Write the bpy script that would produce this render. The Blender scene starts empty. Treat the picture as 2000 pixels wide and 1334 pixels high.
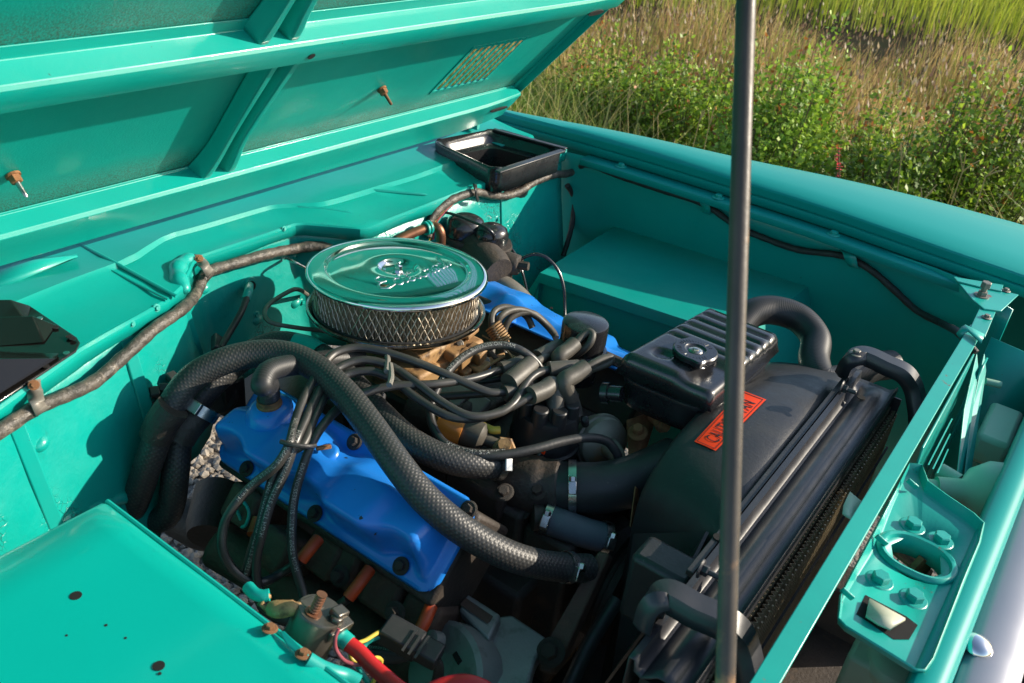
import bpy, bmesh, math, random
import numpy as np
from mathutils import Vector, Matrix
from mathutils.bvhtree import BVHTree
random.seed(7); rng = np.random.default_rng(7)
SC = bpy.context.scene
COL = SC.collection
R_ = math.radians

# ------------------------------------------------------------------ camera
# solved from the vanishing points of the truck's length and width; photo is 2000 x 1334 px
CPX = np.array([1000., 667.]); VXp = np.array([-2001., -710.]); VYp = np.array([2391., -180.])
FPX = float((-(VXp - CPX) @ (VYp - CPX)) ** .5)
nrm = lambda v: v / np.linalg.norm(v)
aX = -nrm(np.array([*(VXp - CPX), FPX])); aY = nrm(np.array([*(VYp - CPX), FPX])); aZ = np.cross(aX, aY)
ROT = np.array([aX, aY, aZ])                      # world = ROT @ (right, down, forward)
def ray(px, py): return nrm(ROT @ np.array([px - CPX[0], py - CPX[1], FPX]))
CAMP = np.array([0, 0, 1.0]) - ray(777, 540) * 1.424
cam = bpy.data.cameras.new('camera'); camo = bpy.data.objects.new('camera', cam); COL.objects.link(camo)
cam.sensor_width = 36; cam.lens = 36 * FPX / 2000; cam.clip_start = .02; cam.clip_end = 500
rt, up, bk = ROT[:, 0], -ROT[:, 1], -ROT[:, 2]
camo.matrix_world = Matrix(((rt[0], up[0], bk[0], CAMP[0]), (rt[1], up[1], bk[1], CAMP[1]), (rt[2], up[2], bk[2], CAMP[2]), (0, 0, 0, 1)))
cam.dof.use_dof = True; cam.dof.focus_distance = 1.45; cam.dof.aperture_fstop = 11.0
SC.camera = camo

# ------------------------------------------------------------------ sky, sun, exposure
SUN = Vector((1.07, 1.0, .67)).normalized()
w = bpy.data.worlds.new('World'); SC.world = w; w.use_nodes = True
nt = w.node_tree; nt.nodes.clear()
sky = nt.nodes.new('ShaderNodeTexSky'); sky.sky_type = 'NISHITA'; sky.sun_disc = False
sky.sun_elevation = math.asin(SUN.z); sky.sun_rotation = math.atan2(SUN.x, SUN.y)
bg = nt.nodes.new('ShaderNodeBackground'); bg.inputs[1].default_value = .15
wo = nt.nodes.new('ShaderNodeOutputWorld'); nt.links.new(sky.outputs[0], bg.inputs[0]); nt.links.new(bg.outputs[0], wo.inputs[0])
sl = bpy.data.lights.new('sun', 'SUN'); sl.energy = 5.0; sl.angle = R_(.5); sl.color = (1, .89, .73)
so = bpy.data.objects.new('sun', sl); COL.objects.link(so); so.rotation_euler = SUN.to_track_quat('Z', 'Y').to_euler()
so.location = (3, 3, 4)
SC.view_settings.view_transform = 'Standard'; SC.view_settings.look = 'None'
SC.view_settings.exposure = 0.55; SC.view_settings.gamma = 1
SC.cycles.max_bounces = 8; SC.cycles.use_denoising = True; SC.cycles.caustics_reflective = False; SC.cycles.caustics_refractive = False

# ------------------------------------------------------------------ pixel -> place
def P(px, py, z):
    d = ray(px, py); t = (z - CAMP[2]) / d[2]; return Vector(CAMP + t * d)
def PX(px, py, x):
    d = ray(px, py); t = (x - CAMP[0]) / d[0]; return Vector(CAMP + t * d)
def PY(px, py, y):
    d = ray(px, py); t = (y - CAMP[1]) / d[1]; return Vector(CAMP + t * d)
def PL(pts): return [P(*p) for p in pts]

# ------------------------------------------------------------------ materials
def nod(nt, t, **kw):
    n = nt.nodes.new(t)
    for k, v in kw.items():
        if k in n.inputs: n.inputs[k].default_value = v
        else: setattr(n, k, v)
    return n
def ramp(nt, fac, stops):
    r = nt.nodes.new('ShaderNodeValToRGB'); e = r.color_ramp.elements
    while len(e) < len(stops): e.new(.5)
    for i, (p, c) in enumerate(stops):
        e[i].position = p; e[i].color = c if len(c) == 4 else (*c, 1)
    nt.links.new(fac, r.inputs[0]); return r.outputs[0]
G = lambda v: (v, v, v)
def mix(nt, fac, a, b):
    m = nt.nodes.new('ShaderNodeMix'); m.data_type = 'RGBA'
    for s, v in ((0, fac), (6, a), (7, b)):
        if hasattr(v, 'is_linked') or hasattr(v, 'links'): nt.links.new(v, m.inputs[s])
        elif s == 0: m.inputs[0].default_value = v
        else: m.inputs[s].default_value = (*v, 1)
    return m.outputs[2]
def mat(name, col, rough=.5, metal=0, coat=0, coat_r=.06, spec=.5, var=None, vscale=6., patch=None, pscale=10., pth=(.55, .68), spots=None, sscale=90., sth=(.70, .73),
        bump=0., bscale=120., bdist=.001, rvar=0., detail=4, cracks=False, sheen=0):
    """painted or cast surface: base colour, slow variation, worn patches with their own shape, specks, fine relief"""
    m = bpy.data.materials.new(name); m.use_nodes = True; nt = m.node_tree; b = nt.nodes['Principled BSDF']
    tc = nod(nt, 'ShaderNodeTexCoord'); co = tc.outputs['Object']
    def noise(s, d=detail, r=.55):
        n = nod(nt, 'ShaderNodeTexNoise', Scale=s, Detail=d, Roughness=r); nt.links.new(co, n.inputs['Vector']); return n.outputs[0]
    c = None
    n1 = noise(vscale)
    if var: c = ramp(nt, n1, [(.3, col), (.7, var)])
    cur = c if c is not None else None
    def cval(): return cur if cur is not None else col
    if patch:
        f = ramp(nt, noise(pscale, 8, .65), [(pth[0], G(0)), (pth[1], G(1))]); cur = mix(nt, f, cval(), patch)
    if spots:
        f = ramp(nt, noise(sscale, 3), [(sth[0], G(0)), (sth[1], G(1))]); cur = mix(nt, f, cval(), spots)
    hts = []
    if cracks:
        v = nod(nt, 'ShaderNodeTexVoronoi', feature='DISTANCE_TO_EDGE', Scale=110.)
        wn = nod(nt, 'ShaderNodeTexNoise', Scale=30., Detail=3.); nt.links.new(co, wn.inputs['Vector'])
        ad = nod(nt, 'ShaderNodeMixRGB', blend_type='ADD'); ad.inputs[0].default_value = .03
        nt.links.new(co, ad.inputs[1]); nt.links.new(wn.outputs[1], ad.inputs[2]); nt.links.new(ad.outputs[0], v.inputs['Vector'])
        f1 = ramp(nt, v.outputs[0], [(.0, G(1)), (.06, G(0))]); f2 = ramp(nt, noise(5.5, 3), [(.56, G(0)), (.66, G(1))])
        mm = nod(nt, 'ShaderNodeMath', operation='MULTIPLY'); nt.links.new(f1, mm.inputs[0]); nt.links.new(f2, mm.inputs[1])
        cur = mix(nt, mm.outputs[0], cval(), (.004, .05, .04))
    if cur is not None: nt.links.new(cur, b.inputs['Base Color'])
    else: b.inputs['Base Color'].default_value = (*col, 1)
    b.inputs['Metallic'].default_value = metal; b.inputs['Coat Weight'].default_value = coat; b.inputs['Coat Roughness'].default_value = coat_r
    b.inputs['Specular IOR Level'].default_value = spec
    if rvar:
        rr = ramp(nt, noise(vscale * 2.3, 6, .6), [(.3, G(max(.02, rough - rvar))), (.7, G(min(1, rough + rvar)))]); nt.links.new(rr, b.inputs['Roughness'])
    else: b.inputs['Roughness'].default_value = rough
    if bump or cracks:
        bp = nod(nt, 'ShaderNodeBump', Strength=bump or .3, Distance=bdist); nt.links.new(noise(bscale, 5, .6), bp.inputs['Height'])
        last = bp
        if cracks:
            b2 = nod(nt, 'ShaderNodeBump', Strength=.7, Distance=.0015, invert=True); nt.links.new(mm.outputs[0], b2.inputs['Height'])
            nt.links.new(bp.outputs[0], b2.inputs['Normal']); last = b2
        nt.links.new(last.outputs[0], b.inputs['Normal'])
        if coat: nt.links.new(last.outputs[0], b.inputs['Coat Normal'])
    return m
TEAL = (.0008, .350, .296); TEAL2 = (.001, .302, .256)
M = {}
M['paint'] = mat('turquoise_paint', TEAL, .40, coat=.35, coat_r=.10, var=TEAL2, vscale=3.5, patch=(.02, .33, .27), pscale=9, pth=(.58, .8), spots=(.03, .09, .07), sscale=150, sth=(.74, .77), bump=.16, bscale=150, bdist=.0009, rvar=.14)
M['apron'] = mat('glossy_turquoise_paint', (.001, .40, .335), .30, coat=.8, coat_r=.06, var=(.0015, .37, .305), vscale=2.5, spots=(.05, .12, .09), sscale=60, sth=(.80, .82), bump=.10, bscale=120, bdist=.0008)
M['fire'] = mat('thick_brushed_turquoise_paint', TEAL, .40, coat=.45, coat_r=.15, var=TEAL2, vscale=7, patch=(.015, .20, .16), pscale=13, pth=(.66, .78), bump=.45, bscale=55, bdist=.0025, rvar=.12, cracks=True)
M['grit'] = mat('gritty_turquoise_paint', (.0006, .355, .298), .48, coat=.10, coat_r=.2, spec=.3, var=TEAL2, vscale=4, patch=(.02, .21, .16), pscale=7, pth=(.64, .85), bump=.30, bscale=330, bdist=.0012, rvar=.1)
def add_hood_dirt(m):
    """road dirt collected in two bands along the crossbeams of the hood (position measured up the hood)"""
    nt = m.node_tree; b = nt.nodes['Principled BSDF']; lk = b.inputs['Base Color'].links[0].from_socket
    tc = nod(nt, 'ShaderNodeTexCoord'); dp = nod(nt, 'ShaderNodeVectorMath', operation='DOT_PRODUCT'); dp.inputs[1].default_value = (.66893, 0, .74332); nt.links.new(tc.outputs['Object'], dp.inputs[0])
    n1 = nod(nt, 'ShaderNodeTexNoise', Scale=9., Detail=6.); nt.links.new(tc.outputs['Object'], n1.inputs['Vector'])
    wb = nod(nt, 'ShaderNodeMath', operation='MULTIPLY_ADD'); nt.links.new(n1.outputs[0], wb.inputs[0]); wb.inputs[1].default_value = .05; nt.links.new(dp.outputs['Value'], wb.inputs[2])
    sh_ = nod(nt, 'ShaderNodeMath', operation='SUBTRACT'); nt.links.new(wb.outputs[0], sh_.inputs[0]); sh_.inputs[1].default_value = .5686 + .025
    f = ramp(nt, sh_.outputs[0], [(.0, G(1)), (.095, G(1)), (.15, G(0)), (.43, G(0)), (.432, G(1)), (.455, G(.9)), (.52, G(0))])
    n2 = nod(nt, 'ShaderNodeTexNoise', Scale=420., Detail=3.); nt.links.new(tc.outputs['Object'], n2.inputs['Vector'])
    gr = ramp(nt, n2.outputs[0], [(.42, G(.25)), (.60, G(.95))])
    mm = nod(nt, 'ShaderNodeMath', operation='MULTIPLY'); nt.links.new(f, mm.inputs[0]); nt.links.new(gr, mm.inputs[1])
    nt.links.new(mix(nt, mm.outputs[0], lk, (.035, .085, .06)), b.inputs['Base Color'])
add_hood_dirt(M['grit'])
M['dusty'] = mat('dull_turquoise_paint', (.003, .37, .31), .42, coat=.2, coat_r=.25, var=(.004, .31, .27), vscale=5, patch=(.10, .36, .29), pscale=6, pth=(.6, .85), spots=(.03, .08, .06), sscale=110, sth=(.77, .79), bump=.1, bscale=200, bdist=.0005)
M['fenderpaint'] = mat('fender_turquoise_paint', (.0008, .30, .275), .45, coat=.06, coat_r=.2, spec=.25, var=(.0008, .27, .25), vscale=2, bump=.04, bscale=300, bdist=.0004)
M['chip'] = mat('chipped_turquoise_paint', (.003, .39, .32), .42, coat=.3, coat_r=.2, var=TEAL2, vscale=6, patch=(.22, .07, .035), pscale=14, pth=(.655, .675), spots=(.04, .1, .08), sscale=120, sth=(.75, .78), bump=.15, bscale=160, bdist=.0007)
M['chrome'] = mat('chrome', (.78, .79, .80), .07, 1, var=(.70, .71, .70), vscale=14, rvar=.045, spots=(.30, .25, .20), sscale=240, sth=(.77, .80))
M['chromeold'] = mat('tarnished_chrome', (.62, .61, .58), .22, 1, var=(.38, .33, .26), vscale=18, rvar=.1, patch=(.16, .10, .05), pscale=22, pth=(.58, .72))
M['steel'] = mat('zinc_steel', (.55, .56, .56), .30, 1, var=(.42, .42, .40), vscale=40, rvar=.1)
M['alu'] = mat('cast_aluminium', (.30, .31, .30), .55, .35, var=(.20, .21, .20), vscale=12, patch=(.10, .10, .09), pscale=25, pth=(.55, .75), bump=.5, bscale=220, bdist=.0012)
M['black'] = mat('black_gloss_paint', (.012, .012, .014), .28, coat=.5, coat_r=.12, var=(.02, .02, .022), vscale=10, spots=(.07, .068, .06), sscale=210, sth=(.74, .78), bump=.12, bscale=90, bdist=.001, rvar=.08)
M['satin'] = mat('black_satin_paint', (.020, .021, .026), .38, coat=.15, coat_r=.3, var=(.034, .034, .038), vscale=9, spots=(.10, .095, .085), sscale=260, sth=(.73, .78), patch=(.09, .08, .065), pscale=14, pth=(.70, .85), bump=.15, bscale=130, bdist=.0008, rvar=.1)
M['plastic'] = mat('black_moulded_plastic', (.018, .018, .020), .42, var=(.03, .03, .03), vscale=12, spots=(.10, .10, .085), sscale=240, sth=(.70, .76), bump=.35, bscale=160, bdist=.0012, rvar=.08)
M['rubber'] = mat('black_rubber', (.020, .021, .023), .48, var=(.034, .034, .034), vscale=20, spots=(.12, .11, .09), sscale=160, sth=(.72, .80), bump=.3, bscale=180, bdist=.001, rvar=.1)
M['dustyrubber'] = mat('dusty_black_rubber', (.050, .047, .042), .50, var=(.095, .084, .066), vscale=25, spots=(.16, .14, .11), sscale=140, sth=(.68, .78), bump=.25, bscale=180, bdist=.001)
M['wire'] = mat('black_wire_jacket', (.022, .023, .025), .36, var=(.05, .046, .040), vscale=16, patch=(.12, .10, .075), pscale=30, pth=(.58, .80), rvar=.08)
M['tape'] = mat('worn_black_tape', (.030, .028, .026), .42, var=(.10, .085, .07), vscale=40, patch=(.19, .16, .125), pscale=60, pth=(.52, .7), bump=.9, bscale=95, bdist=.004, rvar=.12)
M['harness'] = mat('matte_black_tape', (.020, .018, .018), .55, var=(.04, .035, .03), vscale=40, bump=.8, bscale=110, bdist=.003)
M['blue'] = mat('engine_blue_paint', (.012, .185, .66), .36, coat=.4, coat_r=.15, var=(.016, .22, .70), vscale=6, spots=(.02, .02, .03), sscale=60, sth=(.715, .725), bump=.22, bscale=70, bdist=.0012, rvar=.08)
M['cast'] = mat('dark_oily_cast_iron', (.034, .028, .024), .62, .1, var=(.060, .047, .038), vscale=14, patch=(.10, .065, .04), pscale=20, pth=(.56, .75), bump=.7, bscale=130, bdist=.002)
M['manifold'] = mat('brown_manifold_iron', (.070, .046, .034), .75, .1, var=(.12, .072, .048), vscale=18, patch=(.19, .11, .06), pscale=20, pth=(.58, .78), bump=.8, bscale=150, bdist=.002)
M['rust'] = mat('rusty_steel', (.20, .085, .035), .72, .2, var=(.34, .16, .065), vscale=30, patch=(.07, .035, .02), pscale=40, pth=(.5, .7), bump=.7, bscale=200, bdist=.0015)
M['carb'] = mat('stained_brassy_casting', (.42, .26, .11), .60, .10, var=(.26, .14, .06), vscale=30, patch=(.075, .042, .022), pscale=42, pth=(.52, .66), spots=(.46, .34, .20), sscale=60, sth=(.62, .74), bump=.5, bscale=150, bdist=.0014)
M['copper'] = mat('dull_copper_pipe', (.30, .135, .075), .42, .7, var=(.20, .09, .05), vscale=30, rvar=.1)
M['orange'] = mat('orange_silicone', (.56, .065, .012), .48, var=(.42, .05, .012), vscale=30, spots=(.08, .03, .02), sscale=90, sth=(.70, .78), bump=.2, bscale=200)
M['amber'] = mat('amber_plastic', (.62, .24, .03), .38, var=(.48, .17, .03), vscale=30)
M['red'] = mat('red_cable_jacket', (.55, .018, .018), .38, var=(.45, .015, .02), vscale=20, spots=(.2, .05, .04), sscale=120, sth=(.7, .78))
M['yellow'] = mat('yellow_wire', (.55, .42, .06), .4)
M['pink'] = mat('pink_wire', (.38, .08, .10), .4)
M['cream'] = mat('cream_plastic', (.56, .56, .42), .45, var=(.46, .46, .34), vscale=9, patch=(.30, .26, .17), pscale=15, pth=(.6, .8))
M['palegreen'] = mat('overpainted_cream_plastic', (.36, .50, .38), .5, var=(.25, .46, .37), vscale=8, patch=(.42, .38, .26), pscale=12, pth=(.58, .75))
M['greyhose'] = mat('blue_grey_rubber_hose', (.10, .125, .15), .6, var=(.07, .09, .11), vscale=20, bump=.25, bscale=200, spots=(.2, .2, .2), sscale=160, sth=(.7, .8))
M['whiteprint'] = mat('white_print', (.46, .46, .43), .6, var=(.14, .14, .13), vscale=90)
M['redlabel'] = mat('red_vinyl_label', (.90, .060, .008), .5, spec=.25, var=(.80, .05, .008), vscale=14)
M['blackprint'] = mat('black_print', (.012, .010, .010), .45)
M['dark'] = mat('black_void', (.004, .004, .004), .9)
M['bronzewire'] = mat('expanded_metal_mesh', (.46, .41, .33), .38, .6, var=(.34, .29, .22), vscale=20, rvar=.1)
M['media'] = mat('pleated_filter_paper', (.46, .36, .24), .9, var=(.32, .24, .15), vscale=18)
M['fin'] = mat('radiator_fin', (.34, .28, .18), .45, .4, var=(.18, .15, .10), vscale=20)
M['core'] = mat('radiator_core_black', (.010, .010, .010), .6, var=(.018, .017, .015), vscale=30)
M['silver'] = mat('pale_silver_paint', (.27, .28, .33), .34, .25, var=(.24, .25, .30), vscale=5, rvar=.06)
M['galv'] = mat('grey_galvanised', (.26, .245, .215), .5, .4, var=(.18, .165, .14), vscale=24, patch=(.12, .08, .05), pscale=30, pth=(.6, .75), bump=.3, bscale=180)
M['solenoid'] = mat('weathered_zinc_can', (.17, .155, .13), .36, .75, var=(.11, .10, .085), vscale=14, patch=(.07, .055, .04), pscale=22, pth=(.55, .75), rvar=.1, bump=.2, bscale=160)
M['vcan'] = mat('corroded_zinc', (.34, .31, .25), .55, .25, var=(.22, .20, .16), vscale=14, patch=(.33, .17, .07), pscale=16, pth=(.54, .68), bump=.3, bscale=120)
M['ventblack'] = mat('black_enamel', (.006, .006, .006), .18, coat=.5, coat_r=.08, spec=.4, var=(.010, .009, .008), vscale=10, spots=(.12, .10, .08), sscale=120, sth=(.74, .79))
M['rod'] = mat('worn_brown_rod', (.040, .036, .032), .45, .15, var=(.075, .063, .052), vscale=14, patch=(.30, .17, .085), pscale=15, pth=(.56, .66), bump=.3, bscale=130, bdist=.001, rvar=.1)

def braid_mat(name, base, hi, ku, kv, depth):
    """braided rubber hose: diamond weave laid out along the hose and round it (UV)"""
    m = bpy.data.materials.new(name); m.use_nodes = True; nt = m.node_tree; b = nt.nodes['Principled BSDF']
    uv = nod(nt, 'ShaderNodeUVMap'); sp = nod(nt, 'ShaderNodeSeparateXYZ'); nt.links.new(uv.outputs[0], sp.inputs[0])
    def mth(op, a, bb=None):
        n = nod(nt, 'ShaderNodeMath', operation=op)
        for i, v in enumerate((a, bb)):
            if v is None: continue
            if isinstance(v, (int, float)): n.inputs[i].default_value = v
            else: nt.links.new(v, n.inputs[i])
        return n.outputs[0]
    u = mth('MULTIPLY', sp.outputs[0], ku); v = mth('MULTIPLY', sp.outputs[1], kv * 2 * math.pi)
    s1 = mth('SINE', mth('ADD', u, v)); s2 = mth('SINE', mth('SUBTRACT', u, v))
    h = mth('MULTIPLY', mth('ADD', s1, 1.), mth('ADD', s2, 1.)); h = mth('MULTIPLY', h, .25)
    tc = nod(nt, 'ShaderNodeTexCoord'); n = nod(nt, 'ShaderNodeTexNoise', Scale=22., Detail=5.); nt.links.new(tc.outputs['Object'], n.inputs['Vector'])
    dust = mth('MULTIPLY', ramp(nt, n.outputs[0], [(.38, G(.25)), (.72, G(1))]), ramp(nt, h, [(.15, G(0)), (.75, G(1))]))
    nt.links.new(mix(nt, dust, base, hi), b.inputs['Base Color'])
    b.inputs['Roughness'].default_value = .46
    bp = nod(nt, 'ShaderNodeBump', Strength=.6, Distance=depth); nt.links.new(h, bp.inputs['Height']); nt.links.new(bp.outputs[0], b.inputs['Normal'])
    return m
M['braid'] = braid_mat('braided_black_hose', (.030, .031, .032), (.072, .067, .058), 950, 14, .0007)
def ring_mat(name, base, hi, ku, depth):
    m = braid_mat(name, base, hi, ku, 0, depth); return m
M['ringhose'] = ring_mat('ribbed_black_hose', (.020, .021, .023), (.030, .030, .030), 1900, .0003)
# ------------------------------------------------------------------ mesh tools
ORI = {}
def origin(o): return ORI.get(o.name, Vector((0, 0, 0))) if o is not None else Vector((0, 0, 0))
def tag(o, label=None, cat=None, group=None, kind=None):
    for k, v in (('label', label), ('category', cat), ('group', group), ('kind', kind)):
        if v: o[k] = v
    return o
def thing(name, label, cat, loc, group=None):
    o = bpy.data.objects.new(name, None); COL.objects.link(o); o.location = loc; o.empty_display_size = .05
    ORI[o.name] = Vector(loc); return tag(o, label, cat, group)
def frame(axis):
    a = Vector(axis).normalized(); t = Vector((0, 0, 1)) if abs(a.z) < .9 else Vector((1, 0, 0))
    u = t.cross(a).normalized(); return u, a.cross(u), a
def crom(pts, n=8, closed=False):
    """centripetal-ish Catmull-Rom through the points; n samples a segment"""
    p = [Vector(q) for q in pts]
    if len(p) == 2: return [p[0].lerp(p[1], i / n) for i in range(n + 1)]
    e = [p[0] * 2 - p[1]] + p + [p[-1] * 2 - p[-2]]
    out = []
    for i in range(1, len(e) - 2):
        a, b, c, d = e[i - 1], e[i], e[i + 1], e[i + 2]
        l = (c - b).length; m1 = (c - a) * (l / max(1e-6, (b - a).length + l)); m2 = (d - b) * (l / max(1e-6, (d - c).length + l))
        for k in range(n):
            t = k / n; t2, t3 = t * t, t * t * t
            out.append(b * (2 * t3 - 3 * t2 + 1) + m1 * (t3 - 2 * t2 + t) + c * (-2 * t3 + 3 * t2) + m2 * (t3 - t2))
    out.append(p[-1]); return out
def frames(path):
    T = []
    for i in range(len(path)):
        T.append((path[min(i + 1, len(path) - 1)] - path[max(i - 1, 0)]).normalized())
    u, v, _ = frame(T[0]); F = []
    for i, t in enumerate(T):
        u = (u - t * u.dot(t)).normalized(); F.append((u.copy(), t.cross(u), t))
    return F
class MB:
    def __init__(s): s.v = []; s.f = []; s.uv = {}; 
    def add(s, vs, fs, uvs=None):
        n = len(s.v); s.v += [Vector(q) for q in vs]; s.f += [tuple(i + n for i in f) for f in fs]
        if uvs:
            for i, q in enumerate(uvs): s.uv[n + i] = q
        return s
    def box(s, c, size, ax=None):
        c = Vector(c); X, Y, Z = ax if ax else (Vector((1, 0, 0)), Vector((0, 1, 0)), Vector((0, 0, 1)))
        hx, hy, hz = [q / 2 for q in size]
        vs = [c + X * (i * hx) + Y * (j * hy) + Z * (k * hz) for k in (-1, 1) for j in (-1, 1) for i in (-1, 1)]
        return s.add(vs, [(0, 2, 3, 1), (4, 5, 7, 6), (0, 1, 5, 4), (2, 6, 7, 3), (0, 4, 6, 2), (1, 3, 7, 5)])
    def span(s, x0, x1, y0, y1, z0, z1): return s.box(((x0 + x1) / 2, (y0 + y1) / 2, (z0 + z1) / 2), (x1 - x0, y1 - y0, z1 - z0))
    def tube(s, path, r, seg=12, caps=True, r_fn=None):
        F = frames(path); vs = []; uvs = []; L = 0
        for i, (p, (u, v, t)) in enumerate(zip(path, F)):
            if i: L += (p - path[i - 1]).length
            rr = r_fn(L, i / (len(path) - 1)) if r_fn else (r[i] if isinstance(r, (list, tuple)) else r)
            for k in range(seg + 1):
                a = 2 * math.pi * k / seg; vs.append(p + (u * math.cos(a) + v * math.sin(a)) * rr); uvs.append((L, k / seg))
        W = seg + 1; fs = [(i * W + k, i * W + k + 1, (i + 1) * W + k + 1, (i + 1) * W + k) for i in range(len(path) - 1) for k in range(seg)]
        if caps:
            n = len(vs); vs += [path[0], path[-1]]; uvs += [(0, 0), (L, 0)]; e = (len(path) - 1) * W
            fs += [(n, k + 1, k) for k in range(seg)] + [(n + 1, e + k, e + k + 1) for k in range(seg)]
        return s.add(vs, fs, uvs)
    def lathe(s, prof, o=(0, 0, 0), axis=(0, 0, 1), seg=32, caps=True, rfn=None):
        u, v, a = frame(axis); o = Vector(o); vs = []
        for (r, h) in prof:
            for k in range(seg):
                t = 2 * math.pi * k / seg; rr = rfn(r, h, t) if rfn else r
                vs.append(o + (u * math.cos(t) + v * math.sin(t)) * rr + a * h)
        fs = [(i * seg + k, i * seg + (k + 1) % seg, (i + 1) * seg + (k + 1) % seg, (i + 1) * seg + k) for i in range(len(prof) - 1) for k in range(seg)]
        if caps: fs += [tuple(range(seg))[::-1], tuple(range((len(prof) - 1) * seg, len(prof) * seg))]
        return s.add(vs, fs)
    def prism(s, poly, vec):
        n = len(poly); poly = [Vector(q) for q in poly]; vec = Vector(vec)
        return s.add(poly + [q + vec for q in poly], [tuple(range(n))[::-1], tuple(range(n, 2 * n))] + [(i, (i + 1) % n, n + (i + 1) % n, n + i) for i in range(n)])
    def grid(s, rows, closed=False):
        nC = len(rows[0]); vs = [q for r in rows for q in r]; fs = []
        for i in range(len(rows) - 1):
            for k in range(nC if closed else nC - 1):
                k2 = (k + 1) % nC; fs.append((i * nC + k, i * nC + k2, (i + 1) * nC + k2, (i + 1) * nC + k))
        return s.add(vs, fs)
    def build(s, name, m, parent=None, smooth=40, bevel=0, bseg=2, solid=0, off=-1, sub=0, kind=None, label=None):
        o0 = origin(parent)
        me = bpy.data.meshes.new(name); me.from_pydata([q - o0 for q in s.v], [], s.f); me.update()
        bm = bmesh.new(); bm.from_mesh(me); bmesh.ops.recalc_face_normals(bm, faces=bm.faces) if not solid else None
        bm.to_mesh(me); bm.free()
        if s.uv:
            ul = me.uv_layers.new(name='UVMap'); idx = np.zeros(len(me.loops), dtype=np.int32); me.loops.foreach_get('vertex_index', idx)
            a = np.zeros((len(s.v), 2), dtype=np.float32)
            for k, q in s.uv.items(): a[k] = q
            ul.data.foreach_set('uv', a[idx].ravel())
        if smooth:
            me.polygons.foreach_set('use_smooth', [True] * len(me.polygons)); me.set_sharp_from_angle(angle=R_(smooth))
        me.materials.append(M[m] if isinstance(m, str) else m)
        o = bpy.data.objects.new(name, me); COL.objects.link(o)
        if parent is not None: o.parent = parent; ORI[o.name] = o0
        if sub:
            md = o.modifiers.new('sub', 'SUBSURF'); md.levels = md.render_levels = sub
        if solid:
            md = o.modifiers.new('thick', 'SOLIDIFY'); md.thickness = solid; md.offset = off
        if bevel:
            md = o.modifiers.new('bevel', 'BEVEL'); md.width = bevel; md.segments = bseg; md.limit_method = 'ANGLE'; md.angle_limit = R_(35); md.harden_normals = False
        if kind: o['kind'] = kind
        if label: o['label'] = label
        return o
def hose(name, pts, r, m, parent=None, n=10, seg=14, label=None, cat=None, group=None, r_fn=None):
    o = MB().tube(crom(pts, n), r, seg, r_fn=r_fn).build(name, m, parent, smooth=50)
    if cat: tag(o, label, cat, group)
    return o
# shared bolt meshes: washer flange + hexagon head, unit radius 1
def _bolt_mesh(name, m, flange=True, stud=0):
    b = MB()
    if flange: b.lathe([(1.75, 0), (1.75, .12), (1.45, .3)], seg=20)
    b.lathe([(1.0, .2), (1.0, 1.0), (.86, 1.15)], seg=6)
    if stud: b.lathe([(.5, 1.0), (.5, 1 + stud), (.4, 1.1 + stud)], seg=10)
    o = b.build(name, m, None, smooth=30); me = o.data; bpy.data.objects.remove(o); return me
BOLT = {k: _bolt_mesh('bolt_' + k, k) for k in ('paint', 'rust', 'steel', 'cast', 'galv')}
BOLT['stud'] = _bolt_mesh('bolt_stud', 'satin', True, 1.6)
def bolt(parent, loc, r, axis=(0, 0, 1), kind='paint', name='bolt', h=1.0):
    o = bpy.data.objects.new(name, BOLT[kind]); COL.objects.link(o); o.parent = parent; ORI[o.name] = origin(parent)
    o.location = Vector(loc) - origin(parent); q = Vector(axis).to_track_quat('Z', 'Y'); o.rotation_euler = q.to_euler(); o.rotation_euler.rotate_axis('Z', random.uniform(0, 1)); o.scale = (r, r, r * h)
    return o
def text_mesh(body, size, extrude=0, shear=0, outline=0, space=1.0):
    c = bpy.data.curves.new('t', 'FONT'); c.body = body; c.size = size; c.extrude = extrude; c.shear = shear; c.space_character = space; c.align_x = 'LEFT'
    c.resolution_u = 3
    if outline: c.fill_mode = 'NONE'; c.bevel_depth = outline; c.bevel_resolution = 1
    o = bpy.data.objects.new('t', c); COL.objects.link(o); dg = bpy.context.evaluated_depsgraph_get(); dg.update()
    me = bpy.data.meshes.new_from_object(o.evaluated_get(dg)); vs = [v.co.copy() for v in me.vertices]; fs = [tuple(p.vertices) for p in me.polygons]
    bpy.data.objects.remove(o); bpy.data.curves.remove(c); bpy.data.meshes.remove(me); return vs, fs
_tc = {}
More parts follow.
